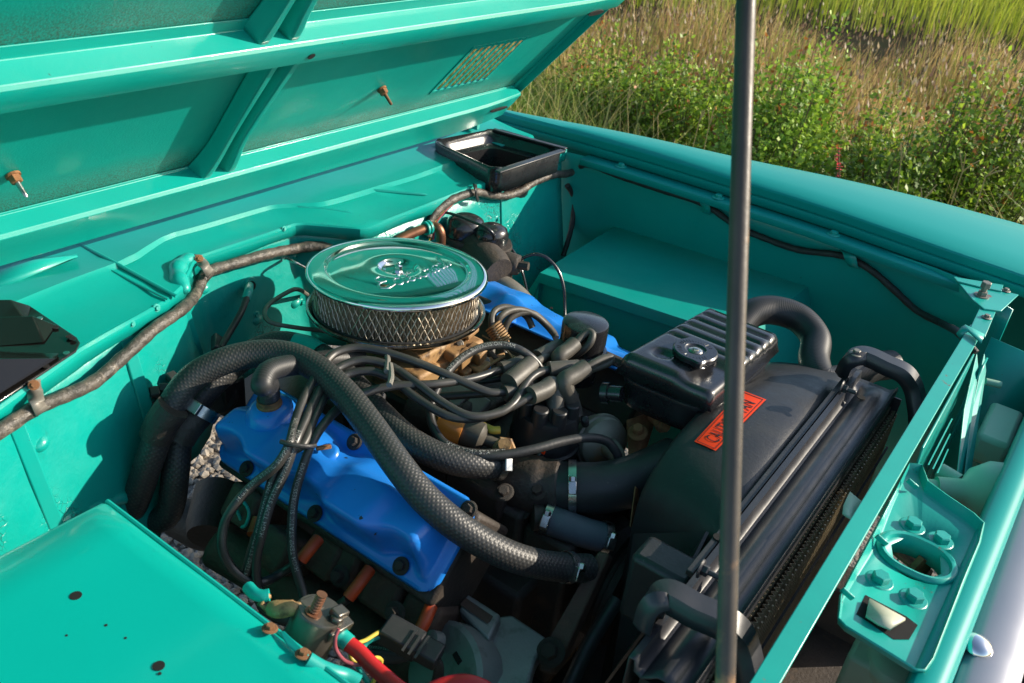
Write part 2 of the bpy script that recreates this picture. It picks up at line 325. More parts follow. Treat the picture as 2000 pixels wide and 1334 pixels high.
def wire_print(parent, pts, r, body, start, size, ang=None, flip=False, n=10, name='printed_lettering'):
    """lettering wrapped on a wire, facing up towards the open hood"""
    path = crom(pts, n); cum = [0]
    for a, b in zip(path, path[1:]): cum.append(cum[-1] + (b - a).length)
    if (body, size) not in _tc: _tc[(body, size)] = text_mesh(body, size, space=1.1)
    vs, fs = _tc[(body, size)]; W = max(v.x for v in vs); out = []
    cumn = np.array(cum)
    for v in vs:
        x = (W - v.x if flip else v.x); yy = (v.y - size * .35) * (-1 if flip else 1)
        L = min(max(start + x, 0), cum[-1] - 1e-5); i = min(int(np.searchsorted(cumn, L, side='right')) - 1, len(path) - 2); f = (L - cum[i]) / max(1e-9, cum[i + 1] - cum[i])
        p = path[i].lerp(path[i + 1], f)
        T = ((path[i + 1] - path[max(i - 1, 0)]).normalized()).lerp((path[min(i + 2, len(path) - 1)] - path[i]).normalized(), f).normalized()
        up_ = (Vector(CAMP) - p).normalized() * .75 + Vector((0, 0, .5))           # printed on the upper outer side
        up_ = (up_ - T * up_.dot(T)).normalized(); sd = up_.cross(T)
        a = yy / r; out.append(p + (up_ * math.cos(a) + sd * math.sin(a)) * (r + .0003))
    return MB().add(out, fs).build(name, 'whiteprint', parent, smooth=0)
def bvh_of(o):
    dg = bpy.context.evaluated_depsgraph_get(); dg.update(); e = o.evaluated_get(dg); me = e.to_mesh()
    vs = [o.matrix_world @ v.co for v in me.vertices]; fs = [tuple(p.vertices) for p in me.polygons]; e.to_mesh_clear()
    return BVHTree.FromPolygons(vs, fs)
def on_surface(bvh, px, py, lift=.001):
    d = Vector(ray(px, py)); h = bvh.ray_cast(Vector(CAMP), d)
    if h[0] is None: return None
    n = h[1] if h[1].dot(d) < 0 else -h[1]
    return h[0] + n * lift
# ================================================================== SETTING: ground
g = MB(); g.add([(-60, -60, 0), (60, -60, 0), (60, 2.55, 0), (-60, 2.55, 0)], [(0, 1, 2, 3)])
def gravel_mat():
    m = bpy.data.materials.new('gravel_and_asphalt'); m.use_nodes = True; nt = m.node_tree; b = nt.nodes['Principled BSDF']
    tc = nod(nt, 'ShaderNodeTexCoord'); v = nod(nt, 'ShaderNodeTexVoronoi', Scale=75.); nt.links.new(tc.outputs['Object'], v.inputs['Vector'])
    n = nod(nt, 'ShaderNodeTexNoise', Scale=9., Detail=6.); nt.links.new(tc.outputs['Object'], n.inputs['Vector'])
    s = nod(nt, 'ShaderNodeSeparateColor'); nt.links.new(v.outputs['Color'], s.inputs[0])
    c = ramp(nt, s.outputs[0], [(0, (.10, .085, .07)), (.5, (.20, .175, .145)), (1, (.34, .30, .25))])
    nt.links.new(mix(nt, ramp(nt, n.outputs[0], [(.35, G(0)), (.7, G(.6))]), c, (.07, .06, .05)), b.inputs['Base Color']); b.inputs['Roughness'].default_value = .9
    bp = nod(nt, 'ShaderNodeBump', Strength=1., Distance=.006, invert=True); nt.links.new(v.outputs['Distance'], bp.inputs['Height']); nt.links.new(bp.outputs[0], b.inputs['Normal'])
    return m
M['gravel'] = gravel_mat()
tag(g.build('gravel_lot', 'gravel', smooth=0), kind='structure')
def soil_mat():
    m = mat('marsh_soil', (.022, .018, .011), .95, var=(.035, .028, .016), vscale=2.2, spec=.05, patch=(.018, .024, .009), pscale=3, pth=(.45, .65), bump=.8, bscale=25, bdist=.02); return m
M['soil'] = soil_mat()
rows = []
for y in (2.55, 2.8, 3.2, 4, 5, 6, 7.5, 9, 12, 18, 30, 60, 160): rows.append([(x, y, -.05 - .35 * min(1, max(0, (y - 2.8) / 2.2)) + .03 * math.sin(x * 1.3 + y) * min(1, y - 2.55)) for x in np.linspace(-90, 90, 91)])
tag(MB().grid(rows).build('meadow', 'soil', smooth=60), kind='structure')
# pebbles that show through the bay and beside the bumper
pb = []; pf = []
ico = bmesh.new(); bmesh.ops.create_icosphere(ico, subdivisions=1, radius=1); iv = np.array([v.co[:] for v in ico.verts]); jf = [tuple(v.index for v in f.verts) for f in ico.faces]; ico.free()
def pebbles(x0, x1, y0, y1, n, s0, s1):
    for k in range(n):
        r = random.uniform(s0, s1); a = random.uniform(0, 6.28); q = iv * np.array([r * random.uniform(.7, 1.3), r * random.uniform(.7, 1.2), r * random.uniform(.5, .9)]) * (1 + rng.uniform(-.16, .16, (len(iv), 1)))
        ca, sa = math.cos(a), math.sin(a); q = q @ np.array([[ca, sa, 0], [-sa, ca, 0], [0, 0, 1]]); q = q + [random.uniform(x0, x1), random.uniform(y0, y1), r * .3]
        n0 = len(pb); pb.extend(q.tolist()); pf.extend([tuple(i + n0 for i in f) for f in jf])
pebbles(-1.35, -.05, -.35, .75, 5200, .008, .017); pebbles(.9, 1.6, .2, 1.9, 3800, .007, .014)
M['pebble'] = mat('crushed_stone', (.22, .19, .155), .9, var=(.38, .33, .27), vscale=28, patch=(.10, .085, .07), pscale=40, pth=(.45, .65), bump=.5, bscale=160)
tag(MB().add(pb, pf).build('loose_gravel', 'pebble', smooth=0), 'loose grey crushed stone lying under and beside the truck', 'gravel', kind='stuff')

# ================================================================== TRUCK BODY
truck = thing('truck', 'turquoise vintage off-road truck with its hood propped open over the engine bay', 'truck', (0, -.12, 0))
def spar(px_pts, w, z): return PL([(x, y, z) for x, y in px_pts])
# ---- far fender: crest edge, crown, rolled outer side
crest = [(945, 206, 1.036), (1000, 222, 1.037), (1200, 276, 1.043), (1430, 344, 1.047), (1600, 396, 1.046), (1750, 447, 1.040), (1880, 492, 1.032), (2000, 533, 1.022), (2100, 570, 1.012)]
sil = [(950, 204, 1.034), (1000, 216, 1.032), (1200, 252, 1.034), (1430, 302, 1.036), (1600, 337, 1.036), (1750, 372, 1.034), (1900, 412, 1.028), (2000, 441, 1.018), (2090, 480, 1.004)]
C3 = PL(crest); S3 = PL(sil); rows = []
C3 = crom(C3, 5); S3 = crom(S3, 5)
for c, q in zip(C3, S3):
    wd = max(.012, q.y - c.y); q = Vector((c.x * .6 + q.x * .4, q.y, q.z)); r = []
    for t in (0, .04, .25, .5, .75, 1): # convex crown: flat at the crest, sloping like the sight line at the silhouette
        z = c.z + (q.z - c.z) * t + .010 * math.sin(math.pi * t) * min(1, wd / .15); r.append(Vector((c.x + (q.x - c.x) * t, c.y + wd * t, z)))
    r[0] = r[0] + Vector((0, 0, -.004)); 
    e = r[-1]; dn = min(1.0, .35 + wd * 3)
    for dy, dz in ((.018, .009), (.04, .028), (.058, .058), (.07, .10), (.078, .18), (.08, .30), (.078, .42)): r.append(e + Vector((0, dy * dn, -dz)))
    rows.append(r)
e = rows[-1]; rows += [[q + Vector((dx, 0, -dz * (1 if i < 9 else .3))) for i, q in enumerate(e)] for dx, dz in ((.018, .006), (.034, .022), (.044, .05), (.048, .10), (.048, .40))]
MB().grid(rows).build('fender', 'fenderpaint', truck, smooth=50, label='far turquoise fender with rounded outer edge')
# vertical face under the crest with the seam, then the bolted ledge with its lip
rows = []; rows2 = []
for c in C3:
    y0 = c.y; zl = c.z - .044
    rows.append([Vector((c.x, y0, c.z - .004)), Vector((c.x, y0 - .0015, c.z - .008)), Vector((c.x, y0 + .001, c.z - .022)), Vector((c.x, y0 + .0045, c.z - .0235)), Vector((c.x, y0 + .0045, c.z - .0255)), Vector((c.x, y0 - .002, c.z - .027)), Vector((c.x, y0 - .004, zl + .001))])
MB().grid(rows).build('fender_side_channel', 'fenderpaint', truck, smooth=25, solid=.002, off=0)
for c in C3:
    if c.x < -.17 or c.x > .75: continue
    y0 = c.y; zl = c.z - .046
    rows2.append([Vector((c.x, y0 + .002, zl)), Vector((c.x, y0 - .038, zl)), Vector((c.x, y0 - .042, zl - .002)), Vector((c.x, y0 - .044, zl - .014))])
ledge = MB().grid(rows2).build('fender_ledge', 'fenderpaint', truck, smooth=30, solid=.0025, off=0)
for px, py in ((1213, 322), (1403, 383), (1628, 455)):
    q = P(px, py, 1.0); zz = min(C3, key=lambda c: abs(c.x - q.x)).z - .046; q = P(px, py + 3, zz + .002); bolt(ledge, q, .0078, kind='paint', h=.8)
# inner fender wall below the ledge and the raised wheel housing
wallf = MB()
xs = np.linspace(-.20, .80, 21); rows = []
for zz, dy in ((.995, -.006), (.96, -.004), (.90, .0), (.84, .004), (.74, .008), (.60, .012), (.42, .02)):
    rows.append([Vector((x, .795 + dy - (.10 * max(0, (x - .62) / .2) ** 2) - (.02 * max(0, (-.08 - x) / .1)), zz)) for x in xs])
inner = wallf.grid(rows).build('inner_fender', 'paint', truck, smooth=45, solid=.003, off=1, label='shaded turquoise inner fender wall on the far side')
# wheel housing box
A = P(1055, 533, .842); B = PY(1201, 443, .80); Cc = PY(1545, 548, .80); D = P(1330, 622, .876); D = Vector((.42, A.y, .874)); Cc = Vector((max(Cc.x, .43), .80, Cc.z))
lo = -.34
wh = MB()
wh.add([A, B, Cc, D, A + Vector((0, 0, -.022)), D + Vector((0, 0, -.022)), A + Vector((.004, .012, -.026)), D + Vector((0, .012, -.026)), A + Vector((.004, .012, lo)), D + Vector((0, .012, lo)),
        A + Vector((-.075, .02, -.16)), B + Vector((-.10, 0, -.11)), A + Vector((-.075, .02, lo)), Cc + Vector((.06, 0, -.13)), D + Vector((.09, .05, -.14)), D + Vector((.09, .05, lo)), Cc + Vector((.06, 0, lo))],
       [(0, 3, 2, 1), (0, 4, 5, 3), (4, 6, 7, 5), (6, 8, 9, 7), (0, 1, 11, 10), (10, 12, 8, 6, 4, 0), (3, 5, 14), (5, 7, 9, 15, 14), (2, 3, 14, 13), (13, 14, 15, 16)])
house = wh.build('wheel_housing', 'paint', truck, smooth=20, bevel=.003, solid=.002, off=0)
MB().tube([P(1545, 585, .845), P(1553, 568, .85), P(1558, 552, .853), P(1549, 545, .853), P(1541, 553, .851)], .0035, 8).build('hook_tab', 'paint', house)
MB().box(P(1527, 575, .846), (.05, .022, .003), frame((0, .3, 1))[0:3]).build('tab', 'paint', house, bevel=.001)
for px, py in ((1077, 602), (1345, 575), (1125, 537)): MB().lathe([(.0032, 0), (.0032, .0012)], P(px, py, .843), (0, -.2, 1), 10).build('hole', 'dark', house)
# ---- cowl: rear lip, groove, sloping top panel, front flange
FL = [(.06, -1.02), (-.02, -.80), (-.081, -.585), (-.132, -.455), (-.171, -.300), (-.190, -.262), (-.245, -.200), (-.256, -.175), (-.255, .015), (-.246, .030), (-.172, .088), (-.165, .105), (-.169, .45), (-.173, .755)]
def fl_x(y):
    for (x0, y0), (x1, y1) in zip(FL, FL[1:]):
        if y0 <= y <= y1: return x0 + (x1 - x0) * (y - y0) / (y1 - y0)
    return FL[-1][0] if y > FL[-1][1] else FL[0][0]
ys = sorted(set([round(v, 4) for v in np.linspace(-1.02, .755, 72)] + [y for _, y in FL]))
def wob(a, b): return .0011 * math.sin(a * 23 + b * 17) + .0008 * math.sin(a * 41 - b * 31 + 1)
rows = []
for y in ys:
    fx = fl_x(y); k = .012 * (1 - min(1, (y + 1.0) / 1.7)); r = []
    xb = -.418 - k
    prof = [(xb - .055, 1.052), (xb - .03, 1.041), (xb - .012, 1.0405), (xb - .0105, 1.032), (xb - .006, 1.0315), (xb, 1.032), (xb + .028, 1.0285), (xb + .040, 1.0225)]
    x1 = xb + .040; z1 = 1.0225; st = .52 + .06 * math.sin(y * 3)
    for t in (.15, .3, st - .02, st + .02, .75, .9, 1.0):
        x = x1 + (fx - x1) * t; z = z1 + (1.000 - z1) * t + (.0035 if st - .03 < t < st + .0 else 0) - (.0015 if t > st else 0) + wob(x, y); prof.append((x, z))
    prof[-1] = (fx, 1.001 + .5 * wob(fx, y)); prof += [(fx + .003, .999), (fx + .0035, .980 + wob(y, fx))]
    rows.append([Vector((x, y, z)) for x, z in prof])
cw = MB().grid(rows); vq = [(P(842, 276, 1.036)), P(962, 251, 1.036), P(1106, 290, 1.036), P(970, 334, 1.036)]; vcn = sum(vq, Vector()) / 4
def in_vent(c, k=.80):
    pp = [vcn + (q - vcn) * k for q in vq]; sg = [(pp[(i + 1) % 4] - pp[i]).to_2d().cross((c - pp[i]).to_2d()) for i in range(4)]; return all(v > 0 for v in sg) or all(v < 0 for v in sg)
cw.f = [f for f in cw.f if not in_vent(sum((cw.v[i] for i in f), Vector()) / len(f))]        # opening under the vent box
cowl = cw.build('cowl_panel', 'paint', truck, smooth=28, solid=.0022, off=0, label='glossy turquoise cowl top in front of the windscreen')
for a, b in (((568, 402), (690, 416)), ((703, 371), (835, 380)), ((575, 404), (655, 412))):
    p, q = P(*a, 1.0095), P(*b, 1.0055); MB().tube(crom([p, p.lerp(q, .1) + Vector((0, 0, .001)), p.lerp(q, .9), q], 4), .003, 8, r_fn=lambda L, t: .0005 + .0028 * math.sin(math.pi * min(1, t * 1.05)) ** .5).build('raised_crease', 'paint', cowl)
# welded seam, sealer blob and fold near the left vent
sm = [P(150, 474, 1.0215), P(215, 508, 1.016), P(290, 549, 1.0085), P(345, 579, 1.0035)]
MB().tube(crom(sm, 6), .0028, 8).build('weld_seam', 'dusty', cowl)
sm2 = [P(118, 478, 1.0185), P(190, 514, 1.0125), P(270, 556, 1.008), P(328, 585, 1.004)]
MB().tube(crom(sm2, 6), .0018, 8).build('weld_seam', 'paint', cowl)
bl = MB(); bpth = crom([P(378, 502, .999), P(358, 512, 1.001), P(346, 530, 1.001), P(350, 550, .998), P(360, 564, .994), P(364, 572, .990)], 6)
bl.tube(bpth, .01, 12, r_fn=lambda L, t: .006 + .008 * math.sin(math.pi * t) ** .7 + .0016 * math.sin(L * 160)); bl.tube(crom([P(364, 512, .995), P(364, 530, .991), P(366, 545, .988)], 6), .009, 10, r_fn=lambda L, t: .005 + .006 * math.sin(math.pi * t) + .001 * math.sin(L * 220))
bl.build('sealer_blob', 'fire', cowl, smooth=80, sub=1)
wf = MB(); wf.add([P(-40, 560, 1.020), P(152, 503, 1.0245), P(60, 533, 1.018), P(-40, 580, 1.013), P(-40, 520, 1.022), P(150, 498, 1.022)], [(0, 1, 2, 3), (4, 5, 1, 0)])
wf.build('pressed_fold', 'paint', cowl, smooth=20, solid=.002)
# ---- firewall under the cowl flange: bays of brushed panel, vertical ribs
rows = []
def fw_bottom(y):
    if y < -.45: return .60
    if y < -.36: return .60 + (.74 - .60) * (y + .45) / .09
    return .74 + .03 * min(1, max(0, (y + .3) / .2)) if y < .12 else .74 - .25 * min(1, (y - .12) / .05)
for y in ys:
    fx = fl_x(y) - .010; zb = fw_bottom(y); r = []
    for t in np.linspace(0, 1, 12):
        z = .990 + (zb - .990) * t; r.append(Vector((fx + .075 * (.99 - z) ** 1.2 / .3 + .4 * wob(y * 2, z * 3), y, z)))
    rows.append(r)
fire = MB().grid(rows).build('firewall', 'fire', truck, smooth=35, solid=.003, off=1, label='turquoise firewall with thick cracked paint')
def fw(px, py, lift=.0):
    """pixel onto the firewall surface"""
    d = ray(px, py); best = None
    for t in np.linspace(.5, 3, 1600):
        q = CAMP + d * t; fx = fl_x(q[1]) - .010; z = min(q[2], .99)
        if q[0] <= fx + .075 * (.99 - z) ** 1.2 / .3 + lift: return Vector(q)
    return Vector(q)
for a, b in (((30, 830), (108, 1028)), ((244, 658), (297, 838)), ((980, 372), (982, 486)), ((362, 600), (400, 720))):
    p, q = fw(*a, .004), fw(*b, .004); wd = .006 if a[0] in (30, 244) else .0035; MB().box((p + q) / 2, (wd * 3.2, wd * 1.6, (q - p).length), frame(q - p)).build('vertical_rib', 'paint', fire, bevel=.0022, bseg=3)
for px, py, r in ((215, 725, .0), (971, 365, .004), (971, 428, .004), (500, 615, .004), (590, 590, .004), (575, 500, .004)):
    if r: bolt(fire, fw(px, py, .003), r, (1, 0, .1), 'paint')
for px, py, r in ((306, 602, .0036), (258, 633, .0030), (555, 447, .0028), (1082, 300, .0030)):
    bolt(fire, fw(px, py, .014), r, (1, 0, .3), 'paint')
# joint with the near panel: cracked sealer bead
MB().tube(crom([fw(108, 1030), fw(150, 1000), fw(200, 985), fw(248, 968)], 6), .008, 10, r_fn=lambda L, t: .007 + .004 * math.sin(L * 90) * math.sin(L * 37)).build('sealer_bead', 'fire', fire)
def knob(px, py, r=.012):
    c = fw(px, py, .0); MB().lathe([(r * 1.4, 0), (r * 1.1, r * .5), (r * .6, r * .9), (r * .1, r)], c, (1, -.1, .1), 14, rfn=lambda rr, h, t: rr * (1 + .2 * math.sin(2 * t + 1))).build('bracket_stub', 'fire', fire, smooth=70)
for px, py in ((500, 625), (570, 500), (575, 592), (1000, 650), (395, 565), (75, 870)): knob(px, py, .009)
# heater pipe stub hole, burnt grommet by the hoses
gm = MB(); c = fw(310, 775, .004)
for k in range(14): gm.box(c + Vector((random.uniform(0, .016), random.uniform(-.025, .025), random.uniform(-.028, .028))), (.014, random.uniform(.008, .02), random.uniform(.008, .02)), frame((random.random(), random.random() - .5, random.random() - .5)))
gm.build('grommet', 'rubber', fire, bevel=.002)
MB().lathe([(.016, 0), (.014, .004), (.009, .004), (.009, 0)], fw(487, 557, .002), (1, 0, .1), 18).build('cable_grommet', 'fire', fire)
MB().lathe([(.0085, 0), (.0085, .0065)], fw(487, 557, .002), (1, 0, .1), 14).build('hole', 'dark', fire)
# ---- recess bracket between the flange halves (behind the air cleaner)
br = MB(); br.add([P(715, 447, .985), P(790, 425, .985), P(812, 452, .95), P(745, 466, .955)], [(0, 1, 2, 3)]).add([P(790, 425, .985), P(812, 452, .95), P(828, 440, .955), P(812, 418, .985)], [(0, 1, 2, 3)])
br.build('heater_bracket', 'fire', truck, smooth=20, solid=.003)
# ---- near inner apron panel with drilled holes (bottom left of the bay)
Z0 = .925
a0 = P(213, 985, Z0); a1 = P(655, 1322, Z0); yA = a0.y
ap = MB(); nx = 14; rows = []
for i in range(nx + 1):
    x = a0.x - .002 + (.84) * i / nx; r = []
    for dy, dz in ((.004, -.05), (.004, -.012), (.0, -.004), (-.004, 0), (-.03, .0008), (-.10, .002), (-.18, .003), (-.27, .002), (-.33, .004), (-.345, .02), (-.35, .07)):
        r.append(Vector((x, yA + dy, Z0 + dz + .0006 * math.sin(x * 30 + dy * 50))))
    rows.append(r)
# rounded rear edge that drops towards the firewall
e0 = [q + Vector((-.006, 0, -.003)) for q in rows[0]]; e1 = [q + Vector((-.012, .0, -.014)) for q in rows[0]]; e2 = [q + Vector((-.016, .0, -.06)) for q in rows[0]]; e3 = [q + Vector((-.02, .0, -.16)) for q in rows[0]]
apron = ap.grid([e3, e2, e1, e0] + rows).build('apron_panel', 'apron', truck, smooth=50, solid=.0025, off=0, label='flat glossy turquoise panel with two drilled holes')
for px, py, r in ((148, 1164, .0058), (310, 1301, .0056), (207, 1222, .0016), (312, 1316, .0016), (245, 1247, .0014), (130, 1242, .0013)):
    MB().lathe([(r, 0), (r, .0008)], P(px, py, Z0 + .0031), (0, 0, 1), 16).build('drilled_hole', 'dark', apron)
lp = [Vector((a0.x - .01 + .05 * k, yA + .0035, Z0 - .004)) for k in range(18)]
MB().tube(lp, .0032, 8).build('rolled_edge', 'dusty', apron)
# ---- near fender: same make as the far one, below and left of the frame
rows = []
for x in np.linspace(-.36, .80, 16):
    r = [Vector((x, yA - .352, Z0 + .07)), Vector((x, yA - .356, 1.035)), Vector((x, yA - .36, 1.038)), Vector((x, yA - .40, 1.040)), Vector((x, yA - .46, 1.036)), Vector((x, yA - .52, 1.018)), Vector((x, yA - .55, .97)), Vector((x, yA - .56, .85)), Vector((x, yA - .56, .60))]; rows.append(r)
MB().grid(rows).build('fender', 'fenderpaint', truck, smooth=50, solid=.002, label='near turquoise fender beside the flat panel')

# ================================================================== HOOD (propped open at 48 degrees)
HP = Vector((-.3444, 0, 1.0749)); HU = Vector((.66893, 0, .74332)); HN = Vector((.74332, 0, -.66893))
def H(s_, y, off=0.): return HP + HU * s_ + HN * off + Vector((0, y, 0))
HY0, HY1, HL = -.95, .705, 1.30
hood = MB()
def hrect(b, s0, s1, y0, y1, o0=-.012, o1=0.):
    b.add([H(s0, y0, o0), H(s1, y0, o0), H(s1, y1, o0), H(s0, y1, o0), H(s0, y0, o1), H(s1, y0, o1), H(s1, y1, o1), H(s0, y1, o1)], [(0, 1, 2, 3), (7, 6, 5, 4), (0, 4, 5, 1), (1, 5, 6, 2), (2, 6, 7, 3), (3, 7, 4, 0)])
LS0, LS1, LY0, LY1 = .138, .276, .366, .532
hs = MB()
for (s0, s1, y0, y1) in ((-.02, LS0, HY0, HY1), (LS1, HL, HY0, HY1), (LS0, LS1, HY0, LY0), (LS0, LS1, LY1, HY1)): hrect(hs, s0, s1, y0, y1, -.003, 0)
hoodo = hs.build('hood', 'grit', truck, smooth=0, label='propped open turquoise hood seen from below')
# vent slots cut through the skin: bars between the openings, each with a pressed lip
NS = 8; pit = (LY1 - LY0) / NS
for k in range(NS + 1):
    yc = LY0 + k * pit - .002
    b = MB(); b.add([H(LS0 - .004, yc - .0070, .0010), H(LS1 + .004, yc - .0070, .0010), H(LS1 + .004, yc + .0068, -.0012), H(LS0 - .004, yc + .0068, -.0012)], [(0, 1, 2, 3)])
    b.build('slat', 'grit', hoodo, smooth=0, solid=.0012, off=0)
for s0 in (LS0 - .004, LS1 - .004): 
    b = MB(); hrect(b, s0, s0 + .008, LY0 - .004, LY1 + .004, -.002, .0012); b.build('slot_edge', 'grit', hoodo, smooth=0)
def beam(name, prof, y0, y1, parent, m='paint', taper=0):
    rows = []
    n = 26
    for i in range(n + 1):
        y = y0 + (y1 - y0) * i / n; k = 1 - taper * max(0, (i / n - .88) / .12) ** 2
        rows.append([H(s_, y, .001 + o * k) for s_, o in prof])
    return MB().grid(rows).build(name, m, parent, smooth=25, solid=.002, off=0, bevel=.0015)
b1 = beam('rear_crossbeam', [(.082, 0), (.078, .002), (.084, .030), (.081, .035), (.052, .037), (.030, .037), (.010, .040), (.004, .037), (-.004, .012), (-.02, .003)], HY0, HY1 - .012, hoodo, taper=.25)
b2 = beam('middle_crossbeam', [(.445, .0), (.432, .001), (.427, .003), (.427, .030), (.424, .034), (.418, .036), (.392, .036), (.387, .035), (.384, .028), (.372, .004), (.362, .0)], HY0, HY1 - .012, hoodo, taper=.2)
b3 = beam('front_crossbeam', [(1.16, .0), (1.15, .03), (1.11, .032), (1.10, 0)], HY0, HY1 - .012, hoodo)
for s_, y, w_, h_ in ((.391, .60, .045, .014), (.062, .622, .05, .011)):  # oval access holes at the beam ends
    b = MB(); pts = [H(s_ + .5 * h_ * math.sin(t) + .012 * 0, y + w_ * math.cos(t) * .62, .0385 if s_ > .2 else .0395) for t in np.linspace(0, 2 * math.pi, 20, endpoint=False)]
    b.prism(pts, HN * -.003); b.build('access_hole', 'dark', b2 if s_ > .2 else b1, smooth=0)
q = H(.403, -.135, .0385); MB().lathe([(.0055, 0), (.0055, .0008)], q, HN, 14).build('drilled_hole', 'dark', b2)
def rib(name, path, parent):
    """double-ridged stiffener: (s, y, width, height) stations"""
    rows = []
    for s_, y, wd, h in path:
        rows.append([H(s_, y + a * wd, .001 + o * h) for a, o in ((-1, 0), (-.93, .15), (-.80, .9), (-.74, 1), (-.42, 1), (-.36, .9), (-.2, .25), (-.1, .15), (.1, .15), (.2, .25), (.36, .9), (.42, 1), (.74, 1), (.80, .9), (.93, .15), (1, 0))])
    return MB().grid(rows).build(name, 'paint', parent, smooth=35, solid=.0016, off=0, sub=1)
rib('stiffening_rib', [(.070, -.123, .040, .026), (.085, -.123, .040, .027), (.105, -.123, .036, .026), (.135, -.126, .030, .024), (.165, -.131, .026, .023), (.22, -.136, .027, .022), (.30, -.141, .031, .022), (.362, -.145, .033, .022), (.39, -.146, .033, .022)], hoodo)
rib('stiffening_rib', [(.425, -.195, .042, .026), (.445, -.195, .040, .026), (.47, -.197, .034, .024), (.52, -.20, .030, .022), (.70, -.20, .030, .022), (1.11, -.20, .030, .022)], hoodo)
# folded edge along the far side, hinge-side lip
b = MB(); b.grid([[H(s_, HY1 - .012, .001), H(s_, HY1, .004), H(s_, HY1 + .001, .018), H(s_, HY1 + .004, .018), H(s_, HY1 + .004, -.006), H(s_, HY1 - .002, -.008)] for s_ in np.linspace(-.02, HL, 20)]); b.build('folded_edge', 'paint', hoodo, smooth=25, solid=.001)
hrect(MB(), 0, 1, 0, 1)
# emblem fixing studs poking through, rusty nuts
for px, py in ((27, 345), (747, 176)):
    d = Vector(ray(px, py)); o_ = H(0, 0, .004); t = (o_ - Vector(CAMP)).dot(HN) / d.dot(HN); c = Vector(CAMP) + d * t
    nut = MB().lathe([(.0078, -.002), (.0078, .007), (.006, .0085)], c, HN, 6); nut.lathe([(.0092, -.003), (.0092, .0)], c, HN, 12); nut = nut.build('nut', 'rust', hoodo, smooth=30)
    MB().lathe([(.0032, .006), (.0030, .016), (.0028, .028), (.0016, .030)], c, HN, 10).build('stud', 'rust' if px > 100 else 'steel', nut)
# hinge leaf at the far end
b = MB(); b.box(P(925, 236, 1.045), (.03, .012, .035)).box(P(915, 245, 1.03), (.02, .02, .012)); hz = b.build('hinge', 'paint', truck, bevel=.002); bolt(hz, P(918, 243, 1.045), .005, (1, -.6, .2), 'paint')
# ================================================================== FRONT END: radiator support, latch tray, grille header, bumper
def quad_bar(p, q, w, h, wdir=Vector((1, 0, 0))):
    """flat bar between p and q, top face through them"""
    d = (q - p).normalized(); s = wdir - d * wdir.dot(d); s.normalize(); n = d.cross(s); n = n if n.z > 0 else -n
    return (p + q) / 2 - n * (h / 2), ((q - p).length, w, h), (d, s, n)
rs0, rs1 = P(1912, 640, .998), P(1492, 1352, .998); rs1 = rs0 + (rs1 - rs0) * 1.25
sup = MB(); sup.box(*quad_bar(rs0 + Vector((-.003, 0, 0)), rs1 + Vector((-.003, 0, 0)), .021, .004))
rsx = rs0.x
sup.add([rs0 + Vector((-.012, 0, -.002)), rs1 + Vector((-.012, 0, -.002)), rs1 + Vector((-.014, 0, -.028)), rs0 + Vector((-.014, 0, -.028))], [(0, 1, 2, 3)])
support = sup.build('radiator_support', 'chip', truck, smooth=20, bevel=.002, solid=.002, off=0, label='turquoise radiator support bar with chipped paint')
arm = MB(); arm.box(*quad_bar(P(1932, 598, 1.0), P(1908, 652, 1.0), .026, .004)); armo = arm.build('support_arm', 'chip', support, bevel=.0012)
c3 = [(1880, 650, .998), (1892, 636, 1.004), (1925, 650, 1.004), (1918, 668, 1.001)]
MB().grid([[P(1868, 652, .995), P(1878, 640, 1.004), P(1885, 636, 1.006), P(1922, 655, 1.004)], [P(1876, 663, .988), P(1884, 652, 1.0), P(1891, 648, 1.004), P(1916, 672, 1.002)]]).build('harness_hook', 'chip', support, smooth=60, solid=.0025)
bolt(armo, P(1927, 620, 1.001), .0048, kind='galv')
# gusset plate with its big bolt at the fender corner
gs = MB(); gs.prism([P(1868, 547, 1.003), P(1990, 575, 1.003), P(1956, 607, 1.003), P(1922, 603, 1.003), P(1900, 585, 1.003)], (0, 0, -.003)); gs.prism([P(1862, 540, 1.006), P(1960, 556, 1.006), P(1957, 568, 1.006), P(1915, 560, 1.006), P(1870, 549, 1.006)], (0, 0, -.003))
gus = gs.build('gusset_plate', 'chip', support, bevel=.001)
bb = MB(); c = P(1917, 578, 1.003); bb.lathe([(.013, 0), (.013, .002)], c, seg=20).lathe([(.0085, .002), (.0085, .009)], c, seg=6).lathe([(.005, .009), (.005, .017)], c, seg=12).lathe([(.0088, .017), (.0088, .026), (.0075, .0275)], c, seg=6)
bb.build('adjusting_bolt', 'galv', gus, smooth=30); bolt(gus, P(1965, 568, 1.004), .0045, kind='galv')
# hood latch tray: dished pressing with four bolts, flanged oval hole, cut-out
tz = .955
tray_o = [(1776, 905), (1800, 908), (1812, 940), (1850, 968), (1902, 1003), (1922, 1022), (1914, 1060), (1822, 1290), (1806, 1312), (1790, 1311), (1650, 1225), (1636, 1210), (1640, 1165), (1668, 1110)]
outer = [P(x, y, tz + .012) for x, y in tray_o]; outer = [a.lerp(b_, t) for a, b_ in zip(outer, outer[1:] + outer[:1]) for t in (0, .34, .67)]; cen = sum(outer, Vector()) / len(outer)
def shr(d, dz): return [q + Vector((cen.x - q.x, cen.y - q.y, 0)).normalized() * d + Vector((0, 0, dz)) for q in outer]
hole = P(1790, 1090, tz); NH = len(outer)
tr = MB(); rings = [outer, shr(.0015, .0008), shr(.0035, -.003), shr(.006, -.009), shr(.009, -.0115), shr(.012, -.012)]
hr = [hole + Vector((.030 * math.cos(t), .042 * math.sin(t), 0)) for t in [math.atan2((q - hole).y, (q - hole).x) for q in outer]]
